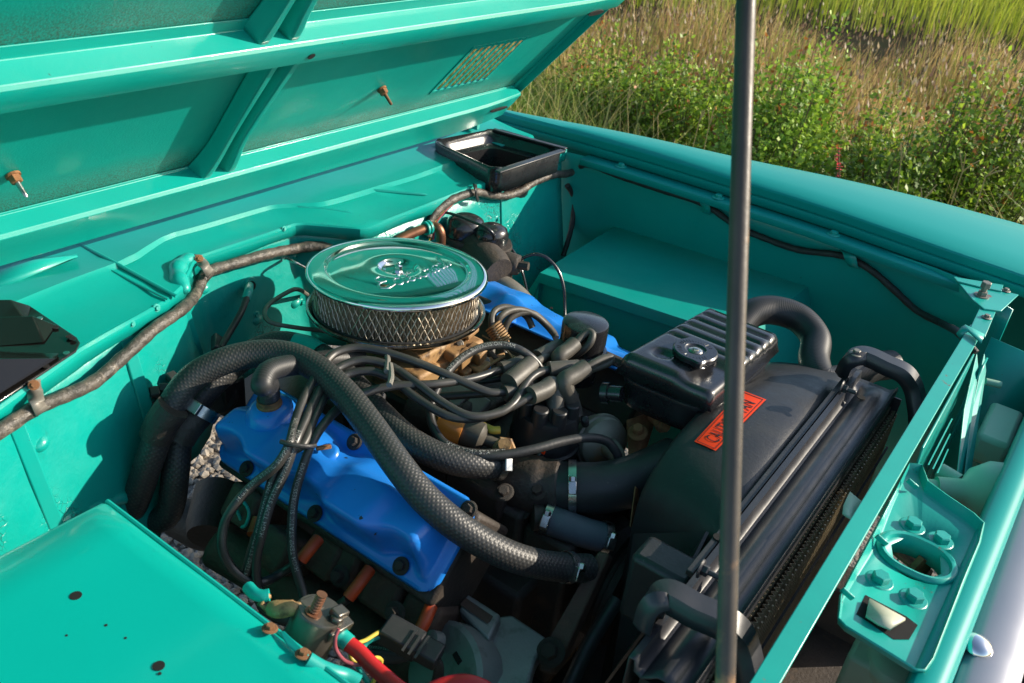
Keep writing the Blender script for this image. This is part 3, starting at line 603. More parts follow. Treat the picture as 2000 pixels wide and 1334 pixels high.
rings += [[Vector((a.x, a.y, rings[-1][i].z)) for i, a in enumerate(hr)]]
tr.grid(rings, closed=True)
tray = tr.build('latch_tray', 'chip', support, smooth=38, solid=.0022, off=0, label='dished turquoise hood latch tray')
MB().lathe([(1.12, 0), (1.10, .004), (1.0, .007), (.90, .006), (.82, -.002), (.78, -.02)], hole + Vector((0, 0, -.0005)), (0, 0, 1), 40, caps=False, rfn=lambda r, h, t: r * (.0335 + .0085 * abs(math.sin(t)) ** 1.5)).build('latch_hole_flange', 'chip', tray, smooth=50, solid=.0012)
for px, py in ((1781, 1030), (1836, 1058), (1717, 1136), (1783, 1172)):
    bolt(tray, P(px, py, tz - .001), .0098, (.02, .02, 1), 'paint')
lt = MB(); lt.box(P(1782, 1098, tz - .035), (.03, .05, .004), frame((.3, .2, 1))).box(P(1800, 1105, tz - .028), (.008, .03, .02), frame((.3, .5, 1))); lt.build('latch_plate', 'rust', tray, bevel=.001)
# cut-out with the pale safety catch standing in it
b = MB(); b.prism([P(1690, 1163, tz + .0006), P(1770, 1205, tz + .0006), P(1792, 1222, tz + .0006), P(1775, 1250, tz + .0006), P(1745, 1250, tz + .0006), P(1672, 1200, tz + .0006)], (0, 0, .0009)); b.build('cut_out', 'dark', tray)
b = MB(); b.add([P(1697, 1172, tz + .004), P(1758, 1206, tz + .004), P(1738, 1232, tz + .004), P(1690, 1206, tz + .004), P(1715, 1222, tz + .004), P(1768, 1212, tz + .005), P(1755, 1220, tz + .005)], [(0, 1, 2, 4, 3), (1, 5, 6, 2)]); b.build('safety_catch', 'cream', tray, solid=.003, smooth=20)
for px, py in ((1782, 945), (1722, 1055), (1655, 1160)):
    b = MB(); c = P(px, py, tz + .012); b.box(c, (.003, .016, .007), frame((.5, .1, 1))); t_ = b.build('stitched_tab', 'chip', tray, bevel=.001)
# slotted vertical panel, stiffeners behind the tray
sl_t = [P(1800, 872, .99), P(1868, 748, .99), P(1900, 690, .99)]
b = MB(); b.prism([sl_t[0], sl_t[2], sl_t[2] + Vector((.006, 0, -.22)), sl_t[0] + Vector((.012, -.02, -.20))], (.003, 0, 0)); slp = b.build('slotted_panel', 'paint', support, bevel=.001)
for k in range(3):
    p, q = P(1806 + k * 9, 905 + k * 8, .955 - .010 * k) + Vector((.004, 0, 0)), P(1853 - k * 4, 815 + k * 30, .955 - .016 * k) + Vector((.004, 0, 0)); MB().prism([p, q, q + Vector((.0, .010, -.005)), p + Vector((.0, .010, -.005))], (.0015, 0, 0)).build('vent_slot', 'chip', slp)
for px, z in ((1878, .93), (1893, .92)): MB().prism([P(px + 28, 690, z + .05), P(px + 4, 800, z), P(px - 14, 965, z - .03), P(px - 14, 965, z - .03) + Vector((.012, .004, -.03)), P(px + 28, 690, z + .05) + Vector((.012, .004, -.03))], (.002, 0, 0)).build('panel_stiffener', 'paint', support, bevel=.001)
# clip between core and bar
b = MB(); b.grid([[P(1660, 960, .985), P(1648, 985, .988), P(1646, 1002, .992), P(1662, 1012, .995)], [P(1690, 985, .985), P(1672, 1003, .990), P(1668, 1012, .992), P(1676, 1018, .995)]]); b.build('retaining_clip', 'palegreen', support, smooth=50, solid=.002)
# grille header: folded bar in front of the tray
gh = MB(); hx = .905
h0, h1 = P(2040, 800, .962), P(1815, 1345, .962); h1 = h0 + (h1 - h0) * 1.7; h0 = h0 - (h1 - h0) * .3
hd = (h1 - h0)
def hrow(p): return [p + Vector((-.019, 0, -.05)), p + Vector((-.018, 0, -.010)), p + Vector((-.0165, 0, -.003)), p + Vector((-.013, 0, 0)), p + Vector((.002, 0, .001)), p + Vector((.011, 0, -.002)), p + Vector((.016, 0, -.012)), p + Vector((.018, 0, -.06)), p + Vector((.016, 0, -.30))]
header = gh.grid([hrow(h0 + hd * t) for t in np.linspace(0, 1, 14)]).build('grille_header', 'fenderpaint', truck, smooth=50, solid=.002, off=0, label='turquoise grille header bar above the bumper')
# headlamp backs seen in the dark front cavity: cream bulbs on stems
b = MB(); c = P(1908, 962, .90); b.lathe([(.016, -.055), (.017, -.02), (.034, -.008), (.046, .016), (.046, .035), (.034, .055)], c, (.80, .42, .06), 28)
lamp = b.build('horn', 'palegreen', truck, smooth=60, label='pale green bell shaped horn')
MB().lathe([(.0115, -.095), (.0115, -.050)], c, (.80, .42, .06), 18).build('horn_stem', 'palegreen', lamp, smooth=40)
b = MB(); b.tube([P(1835, 920, .90), P(1852, 930, .90), P(1872, 942, .90)], .0125, 14); b.build('mounting_stem', 'palegreen', lamp)
b = MB(); b.box(P(1945, 850, .88), (.05, .13, .05)); tk = b.build('washer_bottle', 'palegreen', truck, bevel=.008, label='pale green plastic washer bottle')
MB().box(P(1962, 740, .89), (.03, .05, .04)).build('bottle_neck', 'palegreen', tk, bevel=.006)
MB().tube([P(1925, 745, .92), P(1955, 752, .92)], .006, 10).build('bottle_spout', 'palegreen', tk)
b = MB(); b.box(P(1700, 1300, .84), (.05, .09, .08)).lathe([(.03, 0), (.034, .02), (.02, .03)], P(1740, 1320, .86), (0, 0, 1), 20); b.build('headlight_bucket', 'cream', truck, bevel=.006)
b = MB(); b.span(.72, .86, -.62, .56, .42, .44); b.build('front_crossmember', 'cast', truck)
# cavity in front of the radiator: dark side panels
b = MB(); b.add([(.79, .60, .98), (.94, .66, .94), (.94, .66, .50), (.79, .60, .50)], [(0, 1, 2, 3)]); b.build('headlight_panel', 'paint', truck, solid=.003)
b = MB(); b.add([(.80, .56, .96), (.80, .50, .96), (.80, .50, .5), (.80, .56, .5)], [(0, 1, 2, 3)]); b.build('inner_post', 'paint', truck, solid=.003)
# bumper: bright blade in front of and below the header
bz = [(.904, .82), (.907, .912), (.912, .924), (.922, .930), (.952, .928), (.966, .918), (.971, .895), (.971, .70)]
bump = MB().grid([[Vector((x + .03 * max(0, abs(y + .12) - .5) ** 2 * -1, y, z)) for x, z in bz] for y in np.linspace(-1.05, .82, 24)]).build('bumper', 'silver', truck, smooth=40, solid=.003, off=0, label='pale silver front bumper blade')
MB().lathe([(.0165, 0), (.0155, .004), (.011, .008), (.004, .0098), (.001, .010)], P(1908, 1262, .930), (0.1, 0, 1), 24).build('round_head_bolt', 'chrome', bump, smooth=70)
b = MB(); b.span(.9735, .980, -1.05, .8, .72, .905); b.build('rubber_strip', 'rubber', bump)

# ================================================================== PROP ROD
pts = [Vector(CAMP + ray(1412, 1480) * .70), None, Vector(CAMP + ray(1457, 0) * .70)]
# straight rod through the first and third, carried on up to the hood
dirr = (pts[2] - pts[0]).normalized(); 
tH = (H(0, 0, .01) - pts[0]).dot(HN) / dirr.dot(HN) if abs(dirr.dot(HN)) > 1e-3 else 1.2
end = pts[0] + dirr * (tH if .9 < tH < 2.2 else 1.35)
foot = pts[0] - dirr * ((pts[0].z - .933) / dirr.z)
prop = hose('hood_prop_rod', [foot, pts[0], pts[0].lerp(end, .5), end], .0070, 'rod', None, 8, 16, 'straight dark metal rod with rust patches propping the hood up', 'prop rod')

pv = MB().lathe([(.016, 0), (.016, .004), (.010, .006), (.010, .012)], foot - Vector((0, 0, .004)), (0, 0, 1), 20).build('prop_pivot', 'chip', truck, smooth=35)
# ================================================================== RADIATOR
ra = PX(1752, 760, .0) if False else None
rz = .952
rf0, rf1 = P(1757, 758, rz), P(1440, 1212, rz); rb0, rb1 = P(1662, 732, rz + .004), P(1335, 1160, rz + .004)
rd = (rf1 - rf0).normalized(); XF, XB = (rf0.x + rf1.x) / 2, (rb0.x + rb1.x) / 2; Y1, Y0 = rf0.y, rf1.y - .12
radiator = thing('radiator', 'black radiator with ridged top tank and bronze fins behind the turquoise bar', 'radiator', (XF - .04, (Y0 + Y1) / 2, .45))
W = XF - XB; prof = [(0, -.05), (0, .004), (.006, .004), (.008, -.010), (.016, -.014), (W * .26, -.013), (W * .38, -.007), (W * .50, .0), (W * .64, .001), (W * .74, -.005), (W * .84, -.009), (W * .95, -.006), (W * .985, -.001), (W, -.002), (W, -.022), (W - .006, -.03)]
rows = []
for y in np.linspace(Y0, Y1, 60):
    t = min(1, (Y1 - y) / .05); t = t * t * (3 - 2 * t); e = min(1, (Y1 - y) / .012)
    rows.append([Vector((XB + x, y, rz + (z if (x < .01 or x > W * .9) else -.010 + (z + .010) * t))) for x, z in prof])
tt = MB().grid(rows).build('top_tank', 'satin', radiator, smooth=62, solid=.002, off=0)
for px, py in ((1643, 757), (1368, 1110)): bolt(tt, PX(px, py, XB + .008), .0062, (1, 0, .05), 'stud', h=1.3)
for px, py in ((1682, 777), (1410, 1134), (1403, 1050)): MB().lathe([(.0062, 0), (.0062, .0012)], P(px, py, rz + .0015), (0, 0, 1), 16).build('hole', 'dark', tt)
vs_, fs_ = text_mesh('LIQUID COOLED', .020, .0006, space=1.15)
# core: black block, corrugated fin rows along the top edge, thin vertical tubes over the face
MB().span(XB + .012, XF - .006, Y0 + .01, Y1 - .012, .46, rz - .024).build('core', 'core', radiator)
fn = MB(); z = np.linspace(0, 1, 2)
for xx, ht in ((XF - .001, .020), (XF + .007, .020)):
    n = int((Y1 - Y0 - .02) / .0042); pr = [(xx + (.0028 if i % 2 else -.0028), Y0 + .01 + i * .0042) for i in range(n)]
    fn.grid([[Vector((x, y, rz - .028 - (xx - XF) * .5)) for x, y in pr], [Vector((x, y, rz - .50)) for x, y in pr]])
fn.build('corrugated_fins', 'fin', radiator, smooth=0, solid=.0006, kind='stuff')
tb = MB()
for i in range(int((Y1 - Y0 - .02) / .0105)):
    y = Y0 + .015 + i * .0105; tb.span(XF + .012, XF + .014, y, y + .0022, .46, rz - .036)
tb.build('core_tubes', 'fin', radiator, smooth=0, kind='stuff')
MB().span(XF + .0165, XF + .0195, Y0 + .01, Y1 - .015, rz - .10, rz - .096).build('core_rail', 'core', radiator)
MB().span(XB + .01, XF + .012, Y1 - .012, Y1 - .009, .46, rz - .012).build('side_plate', 'satin', radiator)
# padded hook brackets over each end of the tank
def strap(name, pts, w, th, parent):
    path = crom(pts, 8); rows = []
    for i, p in enumerate(path):
        t = (path[min(i + 1, len(path) - 1)] - path[max(0, i - 1)]).normalized(); s = Vector((0, 1, 0)) - t * t.y; s.normalize(); n = t.cross(s)
        n = n if n.z > 0 or abs(n.z) < .3 else -n
        rows.append([p - s * w / 2 - n * th, p - s * w / 2 * 1.0, p - s * w * .36 + n * th * .7, p + s * w * .36 + n * th * .7, p + s * w / 2, p + s * w / 2 - n * th])
    return MB().grid(rows).build(name, 'satin', parent, smooth=40, solid=.003, off=0)
strap('hook_bracket', [P(1648, 722, .955), P(1662, 700, .985), P(1690, 693, .992), P(1735, 712, .990), P(1768, 728, .985), P(1786, 755, .966), P(1794, 795, .94), P(1797, 840, .91)], .030, .012, radiator)
strap('hook_bracket', [P(1262, 1215, .955), P(1278, 1172, .985), P(1305, 1160, .992), P(1360, 1188, .990), P(1420, 1215, .985), P(1450, 1245, .966), P(1466, 1300, .94), P(1478, 1380, .90)], .030, .012, radiator)
bolt(radiator, P(1672, 691, .996), .006, (0, 0, 1), 'galv')
# rounded end casting below the near bracket
b = MB(); rows = []
for t in np.linspace(0, 1, 10):
    a = t * math.pi * .55
    c = Vector((XB + .004 + .0 * t, 0, 0)); rows.append([Vector((XB - .085 + .085 * k, Y0 + .085 - .055 * math.sin(a) * (1 + .1 * k), .905 - .09 * (1 - math.cos(a)) - .28 * max(0, t - .9))) for k in (0, .3, .6, .9, 1.05)])
ec = MB().grid([[P(1330, 1170, .93), P(1420, 1215, .93), P(1440, 1260, .90), P(1450, 1345, .86)], [P(1290, 1210, .915), P(1390, 1255, .91), P(1412, 1300, .885), P(1420, 1380, .85)], [P(1262, 1262, .885), P(1352, 1310, .885), P(1370, 1345, .87), P(1385, 1400, .84)], [P(1240, 1345, .84), P(1320, 1390, .84), P(1340, 1410, .83), P(1350, 1440, .82)]])
eco = ec.build('end_casting', 'satin', radiator, smooth=70, solid=.004, sub=2)
for px, py in ((1337, 1240), (1299, 1306)): MB().lathe([(.0085, 0), (.008, .0035), (.005, .005)], P(px, py, .905), (-.2, -.5, .8), 18).build('rivet', 'satin', eco, smooth=60)

# ================================================================== FAN SHROUD
shroud = thing('fan_shroud', 'black moulded fan shroud with a red caution sticker behind the radiator', 'fan shroud', (.57, .05, .45))
XS = .500
back = [(.50, .45), (.50, .80), (.45, .87), (.36, .905), (.27, .925), (.18, .940), (.10, .944), (.03, .938), (-.015, .924), (-.048, .904), (-.064, .875), (-.066, .84), (-.060, .78), (-.058, .65), (-.05, .45)]
front = [(.50, .45), (.50, .84), (.47, .90), (.40, .925), (.30, .938), (.215, .945), (.13, .946), (.05, .946), (-.03, .945), (-.085, .938), (-.115, .925), (-.150, .80), (-.175, .72), (-.19, .62), (-.20, .45)]
rows = []
for t in (0, .02, .35, .7, .93, 1.0):
    x = XS + (XB - .008 - XS) * t; bul = .012 * math.sin(math.pi * min(1, t * 1.02))
    ln = []
    for (y0, z0), (y1, z1) in zip(back, front):
        k = t ** 1.3; ln.append(Vector((x, y0 + (y1 - y0) * k - (.004 if t == 0 else 0) * 0, z0 + (z1 - z0) * k + (bul if z0 > .9 else 0) - (.006 if t == 0 else 0) - (.012 if t == 1 and z0 > .9 else 0))))
    rows.append(ln)
sh = MB().grid(rows).build('shroud_body', 'plastic', shroud, smooth=55, sub=2, solid=.004, off=0)
# flat lower side wall, box boss at its foot
b = MB(); b.add([P(1243, 1045, .845), P(1385, 1040, .92), P(1345, 1120, .91), P(1265, 1230, .86), P(1180, 1345, .70), P(1170, 1500, .5)], [(0, 1, 2, 3, 4, 5)])
b.build('side_wall', 'plastic', shroud, solid=.004, smooth=0)
MB().box(P(1290, 1150, .87), (.075, .05, .10)).build('side_boss', 'plastic', shroud, bevel=.008)
rb = MB(); rb.span(XB - .012, XB - .003, Y0 + .15, Y1 - .03, .945, .953); rb.build('rim_flange', 'plastic', shroud, bevel=.001)
BS = bvh_of(sh)
lc = [(1356, 864), (1398, 882), (1496, 782), (1449, 764)]          # red label corners: near-left, near-right, far-right, far-left
def lab(u, v, lift=.0015):
    a, bq, c_, d_ = lc
    x = (a[0] * (1 - u) + d_[0] * u) * (1 - v) + (bq[0] * (1 - u) + c_[0] * u) * v; y = (a[1] * (1 - u) + d_[1] * u) * (1 - v) + (bq[1] * (1 - u) + c_[1] * u) * v
    return on_surface(BS, x, y, lift) or P(x, y, .95)
stick = MB().grid([[lab(u, v) for u in np.linspace(0, 1, 16)] for v in np.linspace(0, 1, 6)]).build('caution_label', 'redlabel', shroud, smooth=60)
for wd_, u0_, u1_ in (('CAUTION', .10, .61), ('FAN', .69, .88)):
    vs_, fs_ = text_mesh(wd_, 1.0, space=1.05); wmx = max(v.x for v in vs_)
    MB().add([lab(u0_ + (u1_ - u0_) * v.x / wmx, .82 - .62 * v.y / .74, .0022) for v in vs_], fs_).build('printed_lettering', 'blackprint', stick, smooth=0)
b = MB()
for (u0, u1, v0, v1) in ((.025, .975, .08, .105), (.025, .975, .895, .92), (.018, .026, .08, .92), (.974, .982, .08, .92)):
    b.grid([[lab(u, v, .002) for u in np.linspace(u0, u1, 14 if u1 - u0 > .1 else 2)] for v in np.linspace(v0, v1, 2 if v1 - v0 < .1 else 6)])
b.build('printed_border', 'blackprint', stick, smooth=0)

# ================================================================== COOLANT TANK
tz0 = .997
ctn = thing('coolant_tank', 'black ribbed steel coolant tank with a pressure cap above the fan shroud', 'coolant tank', (.46, .2, .90))
k0, k1, k2, k3 = P(1205, 690, tz0 - .012), P(1385, 592, tz0 - .012), P(1532, 650, tz0 - .012), P(1395, 768, tz0 - .012)
def ct(u, v): return (k0 * (1 - u) + k1 * u) * (1 - v) + (k3 * (1 - u) + k2 * u) * v     # u: towards far side, v: towards front
NU, NV = 56, 26
def rrd(u, v, m=.10):   # 0 at the edge, 1 inside, rounded corners
    du = min(u, 1 - u) / m * 1.9; dv = min(v, 1 - v) / m
    du = min(1, du); dv = min(1, dv); k = 1 - min(1, math.hypot(1 - du, 1 - dv)); return k
def sst(e0, e1, x): t = min(1, max(0, (x - e0) / (e1 - e0))); return t * t * (3 - 2 * t)
rows = []
for j in range(NV + 1):
    r = []
    for i in range(NU + 1):
        u, v = i / NU, j / NV; e = rrd(u, v); h = .034 * math.sqrt(max(0, 1 - (1 - e) ** 2))
        rb_ = 0
        if u > .40:
            ph = ((u - .40) / .60 * 6) % 1; rb_ = -.0055 * math.exp(-((ph - .5) / .13) ** 2) * sst(.05, .14, v) * sst(.02, .10, 1 - v)
        rb_ += -.006 * (1 - sst(.055, .085, math.hypot((u - .18) * 1.35, (v - .30) * .72))) if True else 0
        rb_ -= .004 * sst(.36, .30, u) * 0
        rb_ -= .008 * sst(.40, .30, u) * sst(.55, .75, v)
        cu, cv = .5 + (u - .5) * (1 - .02), .5 + (v - .5)
        q = ct(cu, cv); r.append(Vector((q.x, q.y, tz0 - .046 + h + rb_ * e)))
    rows.append(r)
top = MB().grid(rows).build('tank_top', 'black', ctn, smooth=60, solid=.001)
def ring(k, dz, m=.13):
    pts = []
    for t in np.linspace(0, 2 * math.pi, 48, endpoint=False):
        c_, s_ = math.cos(t), math.sin(t); n_ = 5.0; rr = (abs(c_) ** n_ + abs(s_) ** n_) ** (-1 / n_); pts.append(ct(.5 + .5 * k * c_ * rr, .5 + .5 * k * s_ * rr) + Vector((0, 0, dz)))
    return pts
MB().grid([ring(.99, -.034), ring(1.03, -.034), ring(1.035, -.037), ring(1.03, -.041), ring(.985, -.041)], closed=True).build('seam_flange', 'black', ctn, smooth=40)
MB().grid([ring(.985, -.039), ring(.985, -.070), ring(.95, -.085), ring(.85, -.092), ring(.02, -.094)], closed=True).build('tank_bottom', 'black', ctn, smooth=50)
cc = P(1355, 698, tz0 - .014)
MB().lathe([(.022, -.012), (.022, .004), (.0265, .005)], cc, (0, 0, 1), 28).build('filler_neck', 'black', ctn, smooth=40)
cp = MB().lathe([(.032, .004), (.0335, .006), (.0335, .0125), (.0315, .0145), (.0165, .0145), (.0145, .0125), (.0125, .0120), (.004, .0122)], cc, (0, 0, 1), 60, rfn=lambda r, h, t: r * (1 + (.20 * math.exp(-((((t - .6 + math.pi) % (2 * math.pi)) - math.pi) / .20) ** 2) + .20 * math.exp(-((((t - .6) % (2 * math.pi)) - math.pi) / .20) ** 2)) * (1 if r > .02 else 0))).build('pressure_cap', 'black', ctn, smooth=35)
MB().lathe([(.011, .0122), (.010, .0135), (.005, .0138), (.0045, .0155), (.003, .016)], cc, (0, 0, 1), 20).build('cap_rivet', 'chromeold', cp, smooth=50)
b = MB()
for k in range(26):          # worn raised marks round the cap, not readable in the photo
    a = .9 + k * .185 + (.25 if k > 12 else 0); b.box(cc + Vector((math.cos(a), math.sin(a), 0)) * .0245 + Vector((0, 0, .0147)), (.0050 + .001 * (k % 3), .0012, .0007), (Vector((math.cos(a), math.sin(a), 0)), Vector((-math.sin(a), math.cos(a), 0)), Vector((0, 0, 1))))
b.build('raised_marks', 'black', cp, smooth=0, kind='stuff')
hose('overflow_pipe', [cc + Vector((.015, -.018, -.004)), P(1375, 725, .972), P(1380, 752, .95), P(1388, 770, .93)], .0058, 'black', ctn, 6, 12)
MB().lathe([(.012, 0), (.012, .02), (.016, .02), (.016, .03)], P(1215, 770, .93), (-1, -.2, -.3), 16).build('pipe_stub', 'black', ctn)
# big S-shaped hose from the tank to the radiator neck
bh = [P(1440, 640, .925), P(1470, 612, .945), P(1510, 606, .95), P(1560, 622, .945), P(1592, 660, .93), P(1590, 705, .915), P(1605, 742, .905), P(1650, 740, .90), P(1700, 718, .905), P(1740, 712, .90)]
hose('radiator_hose', bh, .0255, 'ringhose', None, 10, 24, 'thick black S bent rubber hose beside the ribbed coolant tank', 'hose')
# ================================================================== ENGINE
engine = thing('engine', 'dark V8 engine block with bright blue valve covers filling the bay', 'engine', (.15, 0, .45))
eb = MB(); eb.span(-.10, .40, -.17, .17, .46, .70); eb.build('block', 'cast', engine, bevel=.01)
for sgn in (-1, 1):
    ax = (Vector((1, 0, 0)), Vector((0, -sgn, .0)) * .7071 + Vector((0, 0, .7071)), Vector((0, sgn * .7071, .7071)))
    b = MB(); b.box(Vector((.16, sgn * .245, .795)), (.41, .13, .11), ax); b.build('cylinder_head', 'cast', engine, bevel=.006)
# intake manifold and front casting
b = MB(); b.span(-.06, .36, -.13, .13, .70, .80); b.span(-.02, .20, -.08, .08, .80, .845)
for y in (-.10, .10):
    for x in (-.02, .08, .18, .28): b.box((x, y * 1.15, .80), (.05, .10, .05), frame((0, y * .6, .8)))
b.build('intake_manifold', 'cast', engine, bevel=.008)
b = MB(); b.span(.36, .44, -.12, .12, .50, .78).lathe([(.075, 0), (.07, .03), (.045, .05)], (.43, 0, .68), (1, 0, 0), 28); b.build('timing_cover', 'cast', engine, bevel=.008)
# valve covers: stamped heightfield on the 45 degree rail plane
NUv, NVv = 90, 36
def vcover(sgn, bolts, near):
    O = Vector((-.047, -.328, .800)) if sgn < 0 else Vector((-.060, .285, .788)); vv = Vector((0, -sgn * .7071, .7071)); nn_ = Vector((0, sgn * .7071, .7071)); L, Wd = .412, .130; rows = []
    for j in range(NVv + 1):
        r = []
        for i in range(NUv + 1):
            u, v = i / NUv * L, j / NVv * Wd
            # rounded rectangle outline
            rc = .026; cu = max(0, abs(u - L / 2) - (L / 2 - rc)); cv = max(0, abs(v - Wd / 2) - (Wd / 2 - rc)); dd = math.hypot(cu, cv)
            if dd > rc: k = rc / dd; uu = L / 2 + math.copysign(L / 2 - rc + cu * k, u - L / 2) if cu > 0 else u; vw = Wd / 2 + math.copysign(Wd / 2 - rc + cv * k, v - Wd / 2) if cv > 0 else v
            else: uu, vw = u, v
            e = min(min(uu, L - uu), min(vw - 0, Wd - vw))
            ds = min([math.hypot((uu - bu) / 1.25, vw - bv) for bu, bv in bolts] + [9])
            f = sst(.013, .040, e) * sst(.012, .044, ds)
            hp = .070 - .034 * sst(.025, .115, vw)             # crowned towards the outboard side
            hp += .010 * sst(.155, .115, uu) - .012 * sst(.30, .33, uu)      # higher box at the rear, step down at the front
            hp -= .006 * math.exp(-((uu - .225) / .018) ** 2)
            h = hp * f + .0015 * math.sin(uu * 60) * f * .3
            if e < .0005: h -= .004
            r.append(O + Vector((uu, 0, 0)) + vv * vw + nn_ * (h + .004))
        rows.append(r)
    b = MB().grid(rows)
    c = b.build('valve_cover', 'blue', engine, smooth=70, solid=.0025, off=0, label='blue valve cover under the braided hose' if near else 'blue valve cover on the far bank')
    for bu, bv in bolts: bolt(c, O + Vector((bu, 0, 0)) + vv * bv + nn_ * .007, .0068, nn_, 'cast')
    return c, O, vv, nn_
def vuv(px, py, O, vv, nn_):
    d = Vector(ray(px, py)); t = (O - Vector(CAMP)).dot(nn_) / d.dot(nn_); q = Vector(CAMP) + d * t - O; return (q.x, q.dot(vv))
On = Vector((-.047, -.328, .800)); vn = Vector((0, .7071, .7071)); nn0 = Vector((0, -.7071, .7071))
bl_ = [vuv(px, py, On, vn, nn0) for px, py in ((481, 928), (618, 1009), (788, 1107), (931, 1004))]; bl_ = [(min(max(u, .012), .400), min(max(v, .011), .119)) for u, v in bl_] + [(.20, .119), (.03, .119)]
vc1, O1, v1_, n1_ = vcover(-1, bl_, True)
vc2, O2, v2_, n2_ = vcover(1, [(.06, .011), (.20, .011), (.35, .011), (.06, .119), (.36, .119)], False)
BV = bvh_of(vc1)
# notched lip at the front lower corner, gasket line
# grommet dome with rusty neck for the crankcase hose
gd = on_surface(BV, 530, 808, 0) or P(530, 810, .92)
MB().lathe([(.034, -.008), (.032, .002), (.027, .012), (.022, .016), (.0165, .018)], gd, (0, -.15, 1), 32, rfn=lambda r, h, t: r * (1 + .12 * abs(math.cos(t)))).build('hose_grommet', 'blue', vc1, smooth=60)
MB().lathe([(.0165, .014), (.0175, .017), (.0175, .020), (.0160, .022), (.0160, .028)], gd, (0, -.15, 1), 24).build('rusty_neck', 'rust', vc1, smooth=30)
c_ = on_surface(BV, 632, 888, .0) or P(632, 888, .9); MB().box(c_ + Vector((0, 0, .012)), (.020, .005, .007), frame((1, -.6, .4))).build('loom_clip', 'rust', vc1, bevel=.0008)
MB().lathe([(.016, 0), (.014, .004), (.010, .005)], on_surface(BV, 640, 885, 0) or c_, (0, -.3, 1), 20).build('loom_boss', 'blue', vc1, smooth=60)
c_ = P(995, 618, .92); MB().box(P(995, 620, .885), (.022, .018, .03)).build('bracket', 'blue', vc2, bevel=.003)
# exhaust manifold runners, plug wells and bolts under the near cover
mm = MB()
for px, py, z in ((560, 1075, .745), (655, 1085, .735), (690, 1100, .735), (770, 1155, .735), (840, 1205, .73), (500, 990, .75)):
    c = P(px, py, z); mm.box(c, (.058, .055, .075), frame((0, -.75, .55)))
mm.tube(crom([P(420, 1060, .70), P(520, 1120, .68), P(640, 1190, .67), P(760, 1260, .66), P(860, 1310, .66)], 6), .034, 14)
mm = mm.build('exhaust_manifold', 'manifold', engine, bevel=.008)
for px, py, z in ((665, 1125, .762), (772, 1197, .762), (562, 1055, .772), (700, 1085, .765)): bolt(mm, P(px, py, z), .0085, (0, -.7, .5), 'cast', h=1.4)
MB().tube(crom([P(350, 1010, .56), P(400, 1035, .56), P(470, 1030, .60)], 5), .035, 16).build('starter_motor', 'cast', engine)
MB().lathe([(.034, -.02), (.040, 0), (.040, .07), (.03, .075)], P(412, 1028, .60), (-.5, .6, .2), 22).build('bellhousing_boss', 'cast', engine, smooth=40)
# oily lower fill: oil pan, frame rail
MB().lathe([(.20, 0), (.20, .03), (.17, .10), (.13, .22)], (-.08, 0, .60), (-1, 0, 0), 32).build('bellhousing', 'cast', engine, smooth=40)
MB().span(-.15, .42, -.12, .12, .30, .46).build('oil_pan', 'cast', engine, bevel=.02)
fr = MB(); fr.span(-.25, .85, -.50, -.43, .42, .54); tag(fr.build('frame_rail', 'cast', truck, bevel=.006))
MB().span(-.30, .86, .36, .43, .42, .54).build('frame_rail', 'cast', truck, bevel=.006)
b = MB(); b.add([(-.06, -.45, .545), (.80, -.45, .545), (.80, -.56, .66), (-.06, -.56, .66)], [(0, 1, 2, 3)]); b.build('splash_shield', 'cast', truck, solid=.003)
MB().span(.20, .52, -.50, .42, .36, .44).build('engine_crossmember', 'cast', truck, bevel=.01)
# thermostat housing and water neck
th = MB(); th.tube(crom([P(985, 935, .80), P(1030, 945, .815), P(1070, 950, .82), P(1105, 952, .825)], 5), [.045] * 5 + [.043] * 4 + [.040] * 5 + [.036, .036], 20)
th.box(P(1010, 955, .79), (.09, .09, .05), frame((.2, -.3, 1))).box(P(960, 930, .78), (.10, .06, .06))
tho = th.build('thermostat_housing', 'cast', engine, smooth=40, bevel=.004)
for px, py in ((985, 962), (1050, 960)): bolt(tho, P(px, py, .835), .008, (0, -.5, 1), 'cast')
b = MB(); b.tube(crom([P(1040, 1010, .80), P(1060, 1010, .80)], 3), .02, 14); b.build('bypass_nipple', 'cast', engine)
# accessory bracket casting in the lower foreground
ac = thing('accessory_bracket', 'pale grey cast bracket with a slotted ear below the engine front', 'bracket', P(980, 1300, .60))
b = MB(); T_ = .70
def plate(b, pts, z, th): b.prism([P(x, y, z) for x, y in pts], (0, .006, -th))
plate(b, [(960, 1205), (1000, 1200), (1068, 1245), (1045, 1290), (1020, 1380), (930, 1400), (968, 1300), (955, 1245)], .725, .03)
b.build('bracket_plate', 'alu', ac, bevel=.004)
b = MB(); plate(b, [(912, 1158), (978, 1200), (955, 1250), (896, 1190)], .745, .022); b.build('slotted_ear', 'alu', ac, bevel=.004)
b = MB(); plate(b, [(905, 1172), (958, 1208), (952, 1218), (898, 1181)], .7468, .001); b.build('ear_slot', 'manifold', ac)
b = MB(); b.lathe([(.062, 0), (.066, .008), (.066, .045), (.060, .05)], P(915, 1325, .68), (-.35, -.75, .6), 36, rfn=lambda r, h, t: r * (1 + .06 * math.cos(2 * t))).lathe([(.012, .045), (.012, .060), (.007, .062)], P(905, 1262, .715), (-.35, -.75, .6), 14)
b.build('casting_body', 'alu', ac, smooth=40)
for px, py in ((905, 1264), (893, 1285)): MB().box(P(px, py, .735), (.016, .007, .002), frame((-.3, -.6, .8))).build('casting_slot', 'dark', ac)
